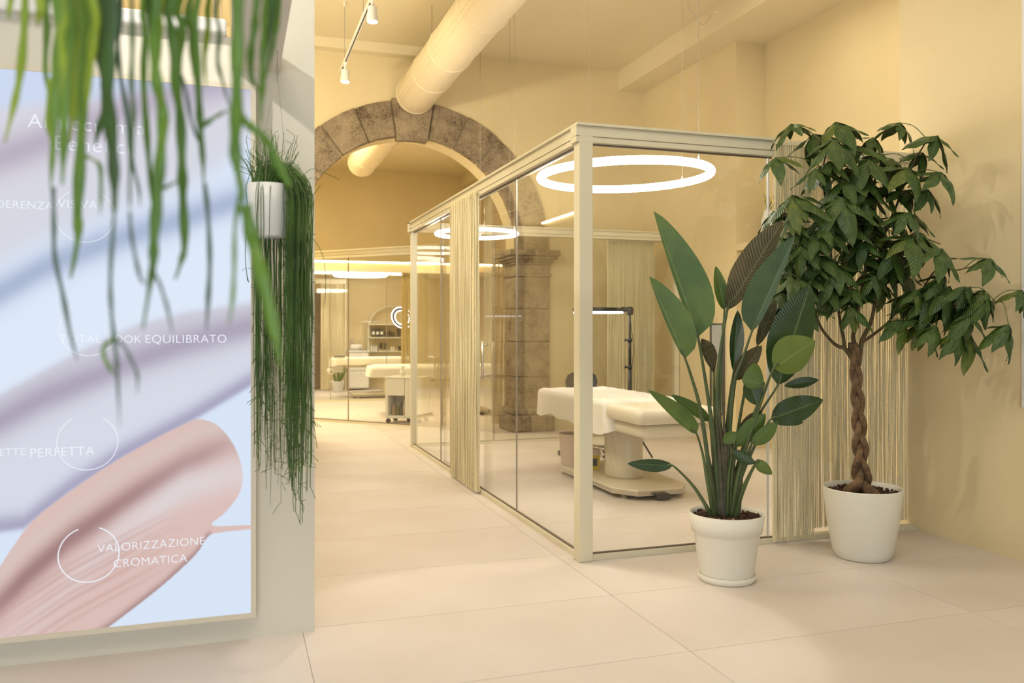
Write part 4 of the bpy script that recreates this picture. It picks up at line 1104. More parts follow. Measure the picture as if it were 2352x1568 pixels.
ST = [
 ([(92, 0), (90, 30), (86, 62)], 16, 'hang_b', .0), ([(58, 0), (56, 60), (46, 170), (30, 250), (10, 330)], 16, 'hang_b', .05),
 ([(105, 0), (108, 60), (104, 150), (112, 230)], 13, 'hang_a', .1), ([(130, 0), (134, 110), (124, 220), (122, 330), (116, 432)], 20, 'hang_a', 0),
 ([(158, 0), (156, 120), (148, 240), (146, 340), (143, 425)], 22, 'hang_a', -.05), ([(192, 0), (190, 180), (186, 330), (178, 480), (179, 545), (162, 640)], 21, 'hang_a', .0),
 ([(176, 0), (172, 150), (168, 260), (160, 330)], 16, 'hang_b', .06), ([(212, 0), (214, 90), (204, 180), (198, 260)], 18, 'hang_b', -.03),
 ([(255, 0), (250, 120), (248, 230), (258, 340), (263, 430), (262, 500)], 25, 'hang_c', -.06), ([(262, 500), (254, 620), (255, 700), (262, 775), (268, 830), (270, 870), (275, 980)], 8, 'hang_d', -.06),
 ([(262, 775), (240, 795), (238, 815), (252, 845), (266, 865)], 8, 'hang_a', -.06), ([(262, 775), (285, 795), (303, 830), (315, 860), (316, 905)], 6, 'hang_d', -.06),
 ([(278, 0), (272, 90), (276, 170), (290, 250), (300, 350), (318, 430), (322, 475)], 9, 'hang_d', .06), ([(302, 0), (304, 100), (302, 190), (306, 260), (302, 340), (298, 430), (298, 490)], 10, 'hang_c', -.08),
 ([(328, 0), (332, 70), (330, 190), (338, 320), (346, 420), (352, 500)], 13, 'hang_a', .02), ([(358, 0), (354, 110), (360, 190), (374, 262), (368, 360), (362, 450), (354, 545), (352, 600), (345, 650), (328, 756)], 21, 'hang_a', -.08),
 ([(372, 0), (368, 80), (366, 150)], 14, 'hang_b', .03), ([(298, 488), (302, 540), (315, 610), (326, 645), (340, 655)], 7, 'hang_d', -.08), ([(356, 628), (370, 660), (385, 710), (397, 768)], 6, 'hang_d', -.08),
 ([(395, 0), (398, 90), (402, 180), (414, 270), (418, 380), (420, 450), (424, 560), (416, 600), (402, 642)], 18, 'hang_a', .0), ([(412, 0), (418, 60), (412, 140), (410, 210)], 16, 'hang_a', .05),
 ([(436, 0), (440, 80), (444, 150), (448, 190)], 13, 'hang_a', .04), ([(455, 0), (452, 100), (456, 220), (460, 290), (466, 370), (468, 425)], 14, 'hang_a', .0),
 ([(462, 295), (480, 278), (505, 262), (532, 250)], 9, 'hang_a', .0), ([(500, 0), (504, 70), (500, 140), (512, 190), (528, 250)], 8, 'hang_c', .05),
 ([(546, 0), (545, 130), (543, 260), (540, 340), (550, 410), (562, 470)], 23, 'hang_a', -.1), ([(562, 470), (578, 540), (598, 620), (622, 720), (646, 845)], 25, 'hang_a', -.12),
 ([(548, 260), (570, 285), (600, 310), (625, 345), (650, 400), (668, 430)], 16, 'hang_a', -.1), ([(590, 0), (585, 60), (576, 120), (578, 180), (598, 215)], 14, 'hang_a', .05),
 ([(612, 0), (606, 80), (604, 160), (600, 230), (598, 285)], 13, 'hang_a', .02), ([(640, 0), (634, 60), (626, 110), (608, 190)], 11, 'hang_a', .06), ([(626, 0), (618, 70), (612, 140)], 13, 'hang_c', .03),
 ([(552, 440), (540, 520), (538, 610), (534, 690), (525, 748)], 8, 'hang_a', -.1), ([(122, 430), (124, 520), (126, 590), (145, 680), (160, 760), (178, 830)], 9, 'hang_d', .0),
 ([(470, 420), (478, 500), (482, 600), (478, 690), (474, 760)], 9, 'hang_d', .0), ([(340, 0), (345, 30), (350, 100), (352, 150)], 13, 'hang_c', .08), ([(232, 0), (236, 60), (232, 130), (240, 200), (236, 270)], 18, 'hang_c', .08),
 ([(145, 0), (140, 80), (146, 160), (138, 220)], 14, 'hang_b', -.08), ([(385, 0), (388, 50), (390, 120)], 15, 'hang_c', .1), ([(355, 440), (375, 432), (410, 415)], 7, 'hang_a', -.05), ([(178, 345), (200, 360), (228, 378), (232, 430), (230, 495)], 8, 'hang_a', .02),
 ([(480, 0), (478, 60), (470, 130), (474, 200)], 12, 'hang_b', .1), ([(25, 0), (22, 20), (20, 45)], 13, 'hang_b', .1), ([(236, 190), (240, 240), (228, 290), (218, 335)], 12, 'hang_c', .08),
 ([(120, 180), (112, 260), (118, 330)], 14, 'hang_b', .05), ([(415, 170), (430, 225), (440, 280), (462, 340)], 7, 'hang_d', .05)]
for (p, wd, m, dz_) in ST:
    strand(p, wd, m, dz_)

# ================================================================== TREATMENT BEDS
def rrect(hx, hy, r, n=6):
    pts = []
    for cx, cy, a0 in ((hx - r, hy - r, 0), (-hx + r, hy - r, 90), (-hx + r, -hy + r, 180), (hx - r, -hy + r, 270)):
        for k in range(n + 1):
            a = math.radians(a0 + 90 * k / n); pts.append((cx + r * math.cos(a), cy + r * math.sin(a)))
    return pts
def densify(pts, step):
    out = []
    for i in range(len(pts)):
        a = Vector(pts[i]); b = Vector(pts[(i + 1) % len(pts)]); n = max(1, int((b - a).length / step))
        for k in range(n): out.append(tuple(a + (b - a) * k / n))
    return out
def loft(rings, cap_top=True, cap_bot=True):
    mb = MB(); n = len(rings[0]); vs = [p for r in rings for p in r]; fs = []
    for k in range(len(rings) - 1):
        for i in range(n):
            j = (i + 1) % n; fs.append((k * n + i, k * n + j, (k + 1) * n + j, (k + 1) * n + i))
    if cap_bot: fs.append(tuple(range(n - 1, -1, -1)))
    if cap_top: fs.append(tuple((len(rings) - 1) * n + i for i in range(n)))
    return mb.add(vs, fs)
def cushion(hx, hy, z0, z1, r=0.06, cx=0, cy=0):
    rings = []
    for ins, z in ((0.03, z0), (0.006, z0 + 0.015), (0.0, (z0 + z1) / 2), (0.006, z1 - 0.02), (0.03, z1), (0.10, z1 + 0.004)):
        rings.append([(cx + x, cy + y, z) for x, y in rrect(hx - ins, hy - ins, r)])
    return loft(rings)
def bed(label, loc, rz, sheet=True, sheet_x=(-1.08, 0.62), hem=0.24, seed=1, roll=False):
    root = thing('treatment_bed', label, 'treatment bed', loc, rz)
    pl = [(-0.72, -0.24), (-0.60, -0.34), (0.60, -0.34), (0.80, -0.20), (0.80, 0.20), (0.60, 0.34), (-0.60, 0.34), (-0.72, 0.24)]
    MB().prism(pl, 0.035, 0.085).build('base_plate', M['bedmetal'], root, local=True, bevel=0.008)
    MB().prism([(x * 1.003, y * 1.006) for x, y in pl], 0.045, 0.075).build('base_trim', M['steel'], root, local=True)
    for x, y in ((-0.6, -0.27), (-0.6, 0.27), (0.64, -0.24), (0.64, 0.24)):
        MB().lathe([(0.035, 0.0), (0.04, 0.012), (0.02, 0.036)], (x, y, 0), n=14).build('foot', M['steel'], root, local=True)
    MB().lathe([(0.215, 0.085), (0.22, 0.10), (0.22, 0.52), (0.205, 0.535)], (0.12, 0, 0), n=36, sx=0.95, sy=0.72).build('column', M['bedmetal'], root, local=True, smooth=True)
    MB().box(-0.10, 0.30, -0.13, 0.13, 0.53, 0.63).build('lift_mechanism', M['darkgrey'], root, local=True)
    MB().box(-0.85, 0.80, -0.22, 0.22, 0.60, 0.645).build('support_frame', M['bedmetal'], root, local=True)
    cushion(0.62, 0.365, 0.645, 0.765, cx=-0.46).build('backrest_cushion', M['cushion'], root, local=True, smooth=True)
    cushion(0.50, 0.365, 0.645, 0.765, cx=0.62).build('leg_cushion', M['cushion'], root, local=True, smooth=True)
    cushion(0.40, 0.30, 0.535, 0.64, cx=0.68).build('leg_support', M['cushion'], root, local=True, smooth=True)
    MB().tube(smooth_path([(0.22, 0.30, 0.64), (0.24, 0.37, 0.60), (0.24, 0.39, 0.54), (0.20, 0.39, 0.50)]), 0.011, n=8).build('release_lever', M['steel'], root, local=True, smooth=True)
    MB().box(0.74, 0.86, -0.06, 0.06, 0.015, 0.055).build('pedal', M['black'], root, local=True, bevel=0.006)
    if sheet:
        rr = random.Random(seed); cx = (sheet_x[0] + sheet_x[1]) / 2; hx = (sheet_x[1] - sheet_x[0]) / 2; hy = 0.385
        base = densify(rrect(hx, hy, 0.07, 5), 0.035); n = len(base); ph = [rr.uniform(0, 6) for _ in range(4)]
        def ring(sc, z, wob):
            out = []
            for i, (x, y) in enumerate(base):
                q = 1 + 0
                s_ = i / n * 2 * math.pi
                w_ = wob * (math.sin(9 * s_ + ph[0]) + 0.6 * math.sin(17 * s_ + ph[1]))
                v = Vector((x, y)); L_ = v.length
                nx_ = x / hx; ny_ = y / hy
                dx_ = (1 if nx_ > 0 else -1) * (abs(nx_) > 0.93); dy_ = (1 if ny_ > 0 else -1) * (abs(ny_) > 0.93)
                zz = z(s_) if callable(z) else z
                out.append((cx + x + dx_ * (sc + w_), y + dy_ * (sc + w_), zz))
            return out
        hemf = lambda s_: 0.77 - hem + 0.025 * math.sin(3 * s_ + ph[2]) + 0.012 * math.sin(11 * s_ + ph[3])
        midf = lambda s_: 0.77 - hem * 0.5
        inner = [(cx + x * 0.72, y * 0.72, 0.790 + 0.006 * math.sin(i * 1.3)) for i, (x, y) in enumerate(base)]
        inner2 = [(cx + x * 0.93, y * 0.92, 0.786 + 0.003 * math.sin(i * 0.9)) for i, (x, y) in enumerate(base)]
        rings = [ring(0.015, hemf, 0.010), ring(0.008, midf, 0.006), ring(0.004, 0.735, 0.002), ring(-0.004, 0.772, 0.0), inner2, inner]
        loft(rings, cap_bot=False).build('sheet', M['sheet'], root, local=True, smooth=True)
    if roll:
        MB().tube([(-1.12, -0.22, 0.52), (-1.12, 0.22, 0.52)], 0.055, n=20).build('paper_roll', M['paper'], root, local=True, smooth=False)
        MB().tube([(-1.12, -0.24, 0.52), (-1.12, 0.24, 0.52)], 0.016, n=10).build('roll_core', M['darkgrey'], root, local=True)
        MB().box(-1.12, -0.9, -0.23, -0.225, 0.51, 0.66).box(-1.12, -0.9, 0.225, 0.23, 0.51, 0.66).build('roll_bracket', M['white'], root, local=True)
    return root
bed('white draped treatment bed inside the near glass cubicle', (3.28, 6.88, 0), -math.pi / 2, sheet_x=(-1.08, 0.55), seed=3)
b2 = G(955, 952)
p2 = W(1030, 750, 13.2); 
bed('cream treatment bed behind the white trolley in the angled glass room', (p2.x - 0.1, p2.y + 0.35, 0), math.radians(-6), sheet_x=(-1.1, 1.1), hem=0.16, seed=5)
p3 = W(855, 750, 16.45)
bed('white treatment bed with paper roll in the farthest room', (p3.x + 0.35, p3.y + 0.35, 0), math.radians(0), sheet_x=(-1.1, 1.1), hem=0.13, seed=6, roll=True)

# things under and around the near bed
def bin_obj():
    p = G(1352, 1068); p.z = 0.085
    r = thing('waste_bin', 'pinkish beige plastic bin under the near treatment bed', 'bin', (3.06, 7.42, 0.085))
    c = Vector((3.06, 7.42, 0.085))
    MB().lathe([(0.0, 0.0), (0.10, 0.0), (0.105, 0.01), (0.128, 0.29), (0.134, 0.30), (0.128, 0.30), (0.1, 0.02)], c, n=32, cap=False).build('body', M['bin'], r, smooth=True)
    MB().torus(c + UP * 0.295, 0.131, 0.007, n=36, m=8).build('rim', M['bin'], r, smooth=True)
bin_obj()
sb = thing('sharps_container', 'small yellow medical container with red lid under the near bed', 'container', (3.14, 7.12, 0.085))
cush = Vector((3.14, 7.12, 0.085))
loft([[(cush.x + x, cush.y + y, cush.z + z) for x, y in rrect(h, h, 0.018, 3)] for h, z in ((0.052, 0), (0.058, 0.14))]).build('body', M['yellow'], sb)
loft([[(cush.x + x, cush.y + y, cush.z + z) for x, y in rrect(h, h, 0.018, 3)] for h, z in ((0.062, 0.14), (0.062, 0.165), (0.05, 0.19))]).build('lid', M['bin'], sb)
MB().box(cush.x - 0.056, cush.x + 0.02, cush.y - 0.0585, cush.y - 0.056, cush.z + 0.04, cush.z + 0.11).build('warning_label', M['darkgrey'], sb)
def stool(label, c, back=True):
    r = thing('swivel_stool', label, 'stool', c); c = Vector(c)
    MB().lathe([(0.0, 0.49), (0.17, 0.49), (0.185, 0.51), (0.185, 0.54), (0.16, 0.565), (0.0, 0.57)], c, n=32, cap=False).build('seat', M['charcoal'], r, smooth=True)
    MB().lathe([(0.028, 0.08), (0.028, 0.30), (0.018, 0.30), (0.018, 0.49)], c, n=16).build('gas_post', M['steel'], r, smooth=True)
    for k in range(5):
        a = 2 * math.pi * k / 5 + .3; d = Vector((math.cos(a), math.sin(a), 0))
        MB().tube([c + UP * 0.11, c + d * 0.28 + UP * 0.075], [0.02, 0.013], n=8).build('leg', M['steel'], r, smooth=True)
        q = c + d * 0.28 + UP * 0.03
        MB().tube([q - d.cross(UP) * 0.018, q + d.cross(UP) * 0.018], 0.03, n=14).build('castor', M['black'], r)
    if back:
        vs = []; n = 14; fs = []
        for j, z in enumerate((0.66, 0.70, 0.80, 0.87, 0.90)):
            w_ = (0.11, 0.17, 0.19, 0.165, 0.10)[j]
            for i in range(n + 1):
                u = i / n * 2 - 1
                for dd in (0, 1):
                    vs.append(c + Vector((u * w_, 0.17 - 0.05 * u * u + dd * 0.04 * (1 - 0.6 * abs(u)), z)))
        m = 2 * (n + 1)
        for j in range(4):
            for i in range(n):
                a = j * m + 2 * i
                fs += [(a, a + 2, a + m + 2, a + m), (a + 1, a + m + 1, a + m + 3, a + 3)]
            fs += [(j * m, j * m + m, j * m + m + 1, j * m + 1), (j * m + 2 * n, j * m + 2 * n + 1, j * m + m + 2 * n + 1, j * m + m + 2 * n)]
        for i in range(n):
            a = 2 * i; fs.append((a, a + 1, a + 3, a + 2)); a = 4 * m + 2 * i; fs.append((a, a + 2, a + 3, a + 1))
        MB().add(vs, fs).build('backrest', M['charcoal'], r, smooth=True)
        MB().tube(smooth_path([c + Vector((0, 0.05, 0.48)), c + Vector((0, 0.2, 0.52)), c + Vector((0, 0.205, 0.72))]), 0.012, n=8).build('back_support', M['black'], r, smooth=True)
sc_ = atY(1335, 900, 8.55)
stool('dark leatherette stool with curved backrest behind the draped bed', (sc_.x, 8.42, 0))

# ring lamp on tripod stand
lp = Vector((3.92, 7.93, 0))
rl = thing('tripod_ring_lamp', 'black ring lamp on a slim stand beside the draped bed', 'lamp', lp)
zt = W(1453, 712, SY * lp.x + CY * lp.y).z
MB().tube([lp + UP * 0.30, lp + UP * 1.0], 0.017, n=10).tube([lp + UP * 1.0, lp + UP * 1.28], 0.014, n=10).tube([lp + UP * 1.28, lp + UP * (zt - 0.03)], 0.011, n=10).build('pole', M['black'], rl, smooth=True)
for k in range(3):
    a = 2 * math.pi * k / 3 + 0.2; d = Vector((math.cos(a), math.sin(a), 0))
    MB().tube([lp + UP * 0.42, lp + d * 0.30 + UP * 0.012], 0.010, n=8).tube([lp + UP * 0.22, lp + d * 0.17 + UP * 0.17], 0.006, n=6).build('tripod_leg', M['black'], rl, smooth=True)
for z in (0.98, 1.26):
    MB().lathe([(0.022, -0.02), (0.026, 0.0), (0.022, 0.02)], lp + UP * z, n=12).tube([lp + UP * z, lp + UP * z - RIGHT * 0.045], 0.008, n=8).tube([lp + UP * z - RIGHT * 0.040, lp + UP * z - RIGHT * 0.055], 0.016, n=8).build('clamp_knob', M['black'], rl, smooth=True)
hc = lp + UP * zt
MB().lathe([(0.03, -0.05), (0.036, -0.03), (0.036, 0.02), (0.02, 0.035)], hc, n=14).tube([hc, hc - RIGHT * 0.09 + UP * 0.012], 0.026, n=10).build('swivel_head', M['black'], rl, smooth=True)
lc = hc - RIGHT * 0.33 + UP * -0.005
mbx = MB()
def flat_ring(c, r0, r1, z0, z1, n=56):
    return MB().lathe([(r0, z0), (r1, z0), (r1, z1), (r0, z1), (r0, z0)], c, n=n, cap=False)
flat_ring(lc, 0.165, 0.265, -0.012, 0.028).build('lamp_ring', M['black'], rl)
flat_ring(lc, 0.172, 0.258, -0.028, -0.0125).build('light_diffuser', M['ledcool'], rl)
MB().tube(smooth_path([hc + UP * -0.03, lp + UP * 1.35 + RIGHT * 0.02, lp + UP * 1.15 + RIGHT * 0.045, lp + UP * 1.0 + RIGHT * 0.025, lp + UP * 0.4 + RIGHT * 0.02]), 0.003, n=5).build('power_cord', M['black'], rl, smooth=True)

# ================================================================== FAR ROOMS
A2 = G(700, 963.5); B2 = G(948, 981.5)
d2 = (B2 - A2); d2.z = 0; d2.normalize()
E2 = B2 + d2 * max(0.0, ((YA + 0.52) - B2.y) / d2.y)
HB2 = 2.52
angroom = thing('angled_glass_wall', 'cream framed angled glass wall beyond the arch', 'glass wall', A2)
n2 = Vector((-d2.y, d2.x, 0)); mid2 = (A2 + E2) / 2; L2 = (E2 - A2).length / 2
MB().obox(mid2, d2, L2, 0.065, HB2 - 0.016, HB2).obox(mid2, d2, L2, 0.045, HB2 - 0.075, HB2 - 0.016).obox(mid2, d2, L2, 0.036, HB2 - 0.081, HB2 - 0.075).obox(mid2, d2, L2, 0.045, HB2 - 0.115, HB2 - 0.081).build('top_rail', M['frame'], angroom)
MB().obox(mid2, d2, L2, 0.022, 0, 0.03).build('bottom_rail', M['frame'], angroom)
MB().obox(mid2, d2, L2, 0.008, 0.03, 0.04).build('gasket', M['gasket'], angroom)
jn = [A2]
for px_ in (800, 948):
    t = min(max(((px_ - 700) / 248.0), 0), 1)
    # intersect the wall line with the pixel column
    k = (px_ - 1176) / F
    nrmv = Vector((RIGHT.x - k * VIEW.x, RIGHT.y - k * VIEW.y, 0))
    s_ = -A2.dot(nrmv) / d2.dot(nrmv)
    jn.append(A2 + d2 * s_)
jn.append(E2)
for a, b in zip(jn[:-1], jn[1:]):
    if (b - a).length < 0.05: continue
    MB().obox((a + b) / 2, d2, (b - a).length / 2 - 0.004, 0.004, 0.035, HB2 - 0.115).build('glass_pane', M['glass'], angroom)
for j in jn[1:-1]:
    MB().obox(j, d2, 0.005, 0.007, 0.035, HB2 - 0.115).build('pane_joint', M['wire'], angroom)
def on2(px_):
    k = (px_ - 1176) / F; nrmv = Vector((RIGHT.x - k * VIEW.x, RIGHT.y - k * VIEW.y, 0))
    return A2 + d2 * (-A2.dot(nrmv) / d2.dot(nrmv))
ca = on2(985) + n2 * 0.12; cb = on2(1062) + n2 * 0.12
string_curtain('golden string curtain behind the angled glass wall', (ca.x, ca.y), (cb.x, cb.y), HB2 - 0.02, 0.03, 0.013, 2, M['fringe_gold'], rad=0.0032)
ca = atY(1128, 700, YA + 0.62); cb = atY(1172, 700, YA + 0.62)
string_curtain('golden string curtain next to the stone pier', (ca.x, ca.y), (cb.x, cb.y), 2.48, 0.03, 0.012, 2, M['fringe_gold'], rad=0.0032)

# back room glass front
YG = 15.9
xg0 = -2.2; xg1 = 4.2
far = thing('far_glass_wall', 'glass front of the farthest treatment room', 'glass wall', (1, YG, 0))
MB().box(xg0, xg1, YG - 0.03, YG + 0.03, 2.43, 2.49).build('top_rail', M['frame'], far)
MB().box(xg0, xg1, YG - 0.02, YG + 0.02, 0, 0.03).build('bottom_rail', M['frame'], far)
xs = [xg0, atY(759, 800, YG).x, atY(888, 800, YG).x, xg1]
for a, b in zip(xs[:-1], xs[1:]):
    MB().box(a + 0.006, b - 0.006, YG - 0.004, YG + 0.004, 0.03, 2.43).build('glass_pane', M['glass'], far)
for a in xs[1:-1]:
    MB().box(a - 0.006, a + 0.006, YG - 0.006, YG + 0.006, 0.03, 2.43).build('pane_joint', M['wire'], far)
a = atY(922, 700, YG + 0.08).x; b = atY(985, 700, YG + 0.08).x
string_curtain('golden string curtain on the farthest glass front beside the arched shelf', (a, YG + 0.08), (b, YG + 0.08), 2.43, 0.03, 0.013, 3, M['fringe_gold'], rad=0.005)
a = atY(736, 700, 18.7).x; b = atY(793, 700, 18.7).x
cr = thing('curtain_rail', 'pale boxed curtain rail at the back left of the farthest room', 'curtain rail', (a, 18.7, 2.35))
MB().box(a - 0.6, b + 0.02, 18.66, 18.74, 2.34, 2.44).build('pelmet', M['frame'], cr)
MB().box(b - 0.005, b + 0.02, 18.68, 18.72, 0, 2.34).build('end_post', M['frame'], cr)
string_curtain('beige string curtain behind the paper roll end of the farthest bed', (a, 18.7), (b - 0.03, 18.7), 2.35, 0.03, 0.016, 2, M['fringe'], rad=0.005)
# dark door at the back left
a = atY(700, 700, YB).x; b = atY(736, 700, YB).x
struct('door_1', MB().box(a - 0.5, b, YB - 0.06, YB, 0, 2.15), M['door'], bevel=0.01)
# linear pendant
a = atY(640, 622, 16.55); b = atY(925, 624, 16.55)
lin_ = thing('linear_pendant_lamp', 'long thin glowing linear lamp under the far ceiling', 'pendant lamp', ((a.x + b.x) / 2, 16.55, 2.45))
MB().box(a.x, b.x, 16.535, 16.565, 2.425, 2.465).build('diffuser', M['ledwhite'], lin_)
for x in (a.x + 0.3, b.x - 0.3):
    MB().tube([(x, 16.55, 2.46), (x, 16.55, 2.51)], 0.003, n=5).build('suspension_wire', M['wire'], lin_)
# products on the shelf
def box_obj(name, label, cat, cx, z0, w_, d_, h_, m, group=None, y=None, band=None):
    y = YB - 0.17 if y is None else y
    r = thing(name, label, cat, (cx, y, z0), group=group)
    MB().box(cx - w_ / 2, cx + w_ / 2, y - d_ / 2, y + d_ / 2, z0, z0 + h_).build('body', m, r, bevel=0.004)
    if band: MB().box(cx - w_ * .38, cx + w_ * .38, y - d_ / 2 - 0.002, y - d_ / 2, z0 + h_ * .30, z0 + h_ * .62).build('printed_band', band, r)
    return r
def shx(px_): return atY(px_, 770, YB - 0.17).x
for px_ in (857, 866.5, 876):
    box_obj('product_box', 'black carton with white print on the upper arched shelf board', 'box', shx(px_), SHZ[1], 0.076, 0.08, 0.20, M['black'], 'black cartons', band=M['paper'])
box_obj('product_box', 'black carton behind the glowing round lamp on the arched shelf', 'box', shx(916), SHZ[1], 0.08, 0.08, 0.19, M['black'])
def bottle(name, label, cx, z0, r, h, m, group, capm=None, tubeish=False):
    y = YB - 0.17; root = thing(name, label, 'bottle' if not tubeish else 'tube', (cx, y, z0), group=group)
    c = Vector((cx, y, z0))
    if tubeish:
        MB().lathe([(r * .7, h * .18), (r * .9, h * .3), (r * 1.15, h)], c, n=18, sx=1, sy=.6).build('body', m, root)
        MB().lathe([(r * .6, 0), (r * .6, h * .18)], c, n=18).build('cap', capm or m, root)
    else:
        MB().lathe([(r, 0), (r, h * .62), (r * .5, h * .74), (r * .4, h * .78)], c, n=18).build('body', m, root)
        MB().lathe([(r * .42, h * .78), (r * .42, h)], c, n=14).build('cap', capm or m, root)
for k, px_ in enumerate((885, 890, 895, 900, 905)):
    bottle('dropper_bottle', 'small black bottle in the row on the upper arched shelf board', shx(px_), SHZ[1] + 0.03, 0.022, (0.10, 0.115, 0.125, 0.10, 0.08)[k], M['black'], 'small black bottles')
tb = thing('bottle_tray', 'low black tray under the row of small bottles', 'tray', (shx(895), YB - 0.17, SHZ[1]))
MB().box(shx(882), shx(908), YB - 0.21, YB - 0.13, SHZ[1], SHZ[1] + 0.03).build('tray', M['black'], tb, bevel=0.004)
for px_ in (853, 858.5, 864):
    bottle('white_bottle', 'slim white bottle on the lower arched shelf board', shx(px_), SHZ[2], 0.022, 0.14, M['white'], 'slim white bottles')
for px_ in (875, 886):
    bottle('cream_tube', 'black cream tube standing on the lower arched shelf board', shx(px_), SHZ[2], 0.034, 0.185, M['black'], 'black cream tubes', capm=M['bin'], tubeish=True)
for px_ in (898.5, 904):
    bottle('serum_bottle', 'short pale bottle beside the black tubes', shx(px_), SHZ[2], 0.022, 0.11, M['cushion'], 'short pale bottles')
box_obj('product_box', 'small black box with pale lid at the lower shelf end', 'box', shx(918), SHZ[2], 0.06, 0.06, 0.11, M['black'])
# cabinet and printer
cx0 = atY(799, 820, 18.8).x; cx1 = atY(844, 820, 18.8).x
cab = thing('cabinet', 'low white cabinet behind the farthest bed', 'cabinet', ((cx0 + cx1) / 2, 18.8, 0))
MB().box(cx0, cx1, 18.62, 19.1, 0.04, 0.84).build('body', M['white'], cab, bevel=0.005)
MB().box(cx0 - 0.015, cx1 + 0.015, 18.60, 19.12, 0.84, 0.88).build('top', M['white_shelf'], cab, bevel=0.004)
for z0, z1 in ((0.06, 0.42), (0.44, 0.82)):
    dw = MB().box(cx0 + 0.012, cx1 - 0.012, 18.605, 18.62, z0, z1).build('drawer', M['white'], cab, bevel=0.003)
    MB().tube([((cx0 + cx1) / 2 - 0.06, 18.598, z1 - 0.05), ((cx0 + cx1) / 2 + 0.06, 18.598, z1 - 0.05)], 0.007, n=6).build('handle', M['steel'], dw)
tw_ = thing('folded_towel', 'white rolled towel on the low white cabinet', 'towel', ((cx0 + cx1) / 2 - 0.05, 18.8, 0.88))
MB().tube([(cx0 + 0.05, 18.8, 0.945), (cx1 - 0.13, 18.8, 0.945)], 0.065, n=18).build('roll', M['sheet'], tw_, smooth=True)
ph2 = thing('tablet', 'thin dark tablet at the edge of the low white cabinet', 'tablet', (cx1 - 0.1, 18.68, 0.88))
MB().box(cx1 - 0.2, cx1 - 0.03, 18.63, 18.73, 0.88, 0.892).build('slab', M['darkgrey'], ph2, bevel=0.003)
# eyeglass-like dark tray on the far bed
tz = thing('face_cradle', 'dark cushioned face rest lying on the farthest bed', 'face rest', (p3.x - 0.55, p3.y + 0.15, 0.795))
cc = Vector((p3.x - 0.62, p3.y + 0.12, 0.795))
MB().torus(cc + UP * 0.02, 0.085, 0.022, n=28, m=8).build('ring_pad', M['charcoal'], tz, smooth=True)
MB().torus(cc + UP * 0.004, 0.10, 0.012, n=28, m=6).build('base_ring', M['cushion'], tz, smooth=True)
# potted plant far
q = G(775, 897); q.y = min(q.y, 18.35); q = atY(775, 750, 18.2); q.z = 0
sp = thing('potted_spiky_plant', 'spiky leaved plant in white tapered pot under the farthest bed end', 'potted plant', q)
MB().lathe([(0.0, 0.0), (0.10, 0.0), (0.145, 0.235), (0.15, 0.24), (0.14, 0.24), (0.12, 0.2), (0.0, 0.2)], q, n=28, cap=False).build('pot', M['pot2'], sp, smooth=True)
rr = random.Random(4)
for k in range(16):
    a = rr.uniform(0, 6.28); r_ = rr.uniform(0.05, 0.32); b_ = q + Vector((0.05 * math.cos(a), 0.05 * math.sin(a), 0.2))
    t_ = q + Vector((r_ * math.cos(a), r_ * math.sin(a), rr.uniform(0.45, 0.68)))
    leaf(MB(), b_, t_, 0.014, 0.014, nt=8, nu=2, tm=0.3, fold=.3).build('leaf', M['leaf_a'], sp, smooth=True)
# round lamp by the far bed
zq = 17.0
c_ = W(924, 729, zq)
rl2 = thing('round_floor_lamp', 'tilted dark round lamp with lit rim in the farthest room', 'lamp', (c_.x + 0.12, c_.y + 0.05, 0))
tn = (RIGHT * -0.25 - VIEW * 0.85 + UP * -0.35).normalized()
MB().torus(c_, 0.19, 0.035, n=48, m=8, nrm=tn, flat=.5).build('lamp_ring', M['darkgrey'], rl2, smooth=True)
MB().torus(c_ + tn * 0.012, 0.155, 0.007, n=48, m=6, nrm=tn).torus(c_ + tn * 0.012, 0.225, 0.007, n=48, m=6, nrm=tn).build('light_diffuser', M['ledcool'], rl2, smooth=True)
bs = Vector((c_.x + 0.12, c_.y + 0.05, 0))
MB().tube(smooth_path([bs, bs + UP * 1.2, c_ - tn * 0.05 + RIGHT * 0.17]), 0.012, n=8).build('pole', M['black'], rl2, smooth=True)
MB().lathe([(0.16, 0), (0.16, 0.02), (0.03, 0.035)], bs, n=24).build('base', M['black'], rl2)
# trolley
tq = W(926, 750, 12.15); tq.z = 0
tro = thing('salon_trolley', 'white moulded trolley on black castors behind the angled glass', 'trolley', tq)
ax_ = (d2 * 0.45 + RIGHT * 0.55).normalized(); ay_ = Vector((-ax_.y, ax_.x, 0))
def TP(u, v, z): return tq + ax_ * u + ay_ * v + UP * z
def tbox(mb, u0, u1, v0, v1, z0, z1):
    vs = [TP(u, v, z) for z in (z0, z1) for v in (v0, v1) for u in (u0, u1)]
    return mb.add(vs, [(0, 2, 3, 1), (4, 5, 7, 6), (0, 1, 5, 4), (2, 6, 7, 3), (0, 4, 6, 2), (1, 3, 7, 5)])
mb = MB(); tbox(mb, -0.28, 0.02, 0.0, 0.36, 0.40, 0.65); tbox(mb, -0.28, -0.235, 0.0, 0.36, 0.09, 0.40); tbox(mb, -0.28, 0.3, 0.33, 0.36, 0.09, 0.65); tbox(mb, -0.28, 0.02, 0.0, 0.36, 0.07, 0.11)
mb.build('body', M['white'], tro, bevel=0.012)
mb = MB(); tbox(mb, 0.02, 0.29, -0.01, 0.36, 0.07, 0.655); mb.build('side_panel', M['white'], tro, bevel=0.03)
mb = MB(); tbox(mb, -0.29, 0.30, -0.012, 0.37, 0.65, 0.672); mb.build('top_tray', M['white'], tro, bevel=0.008)
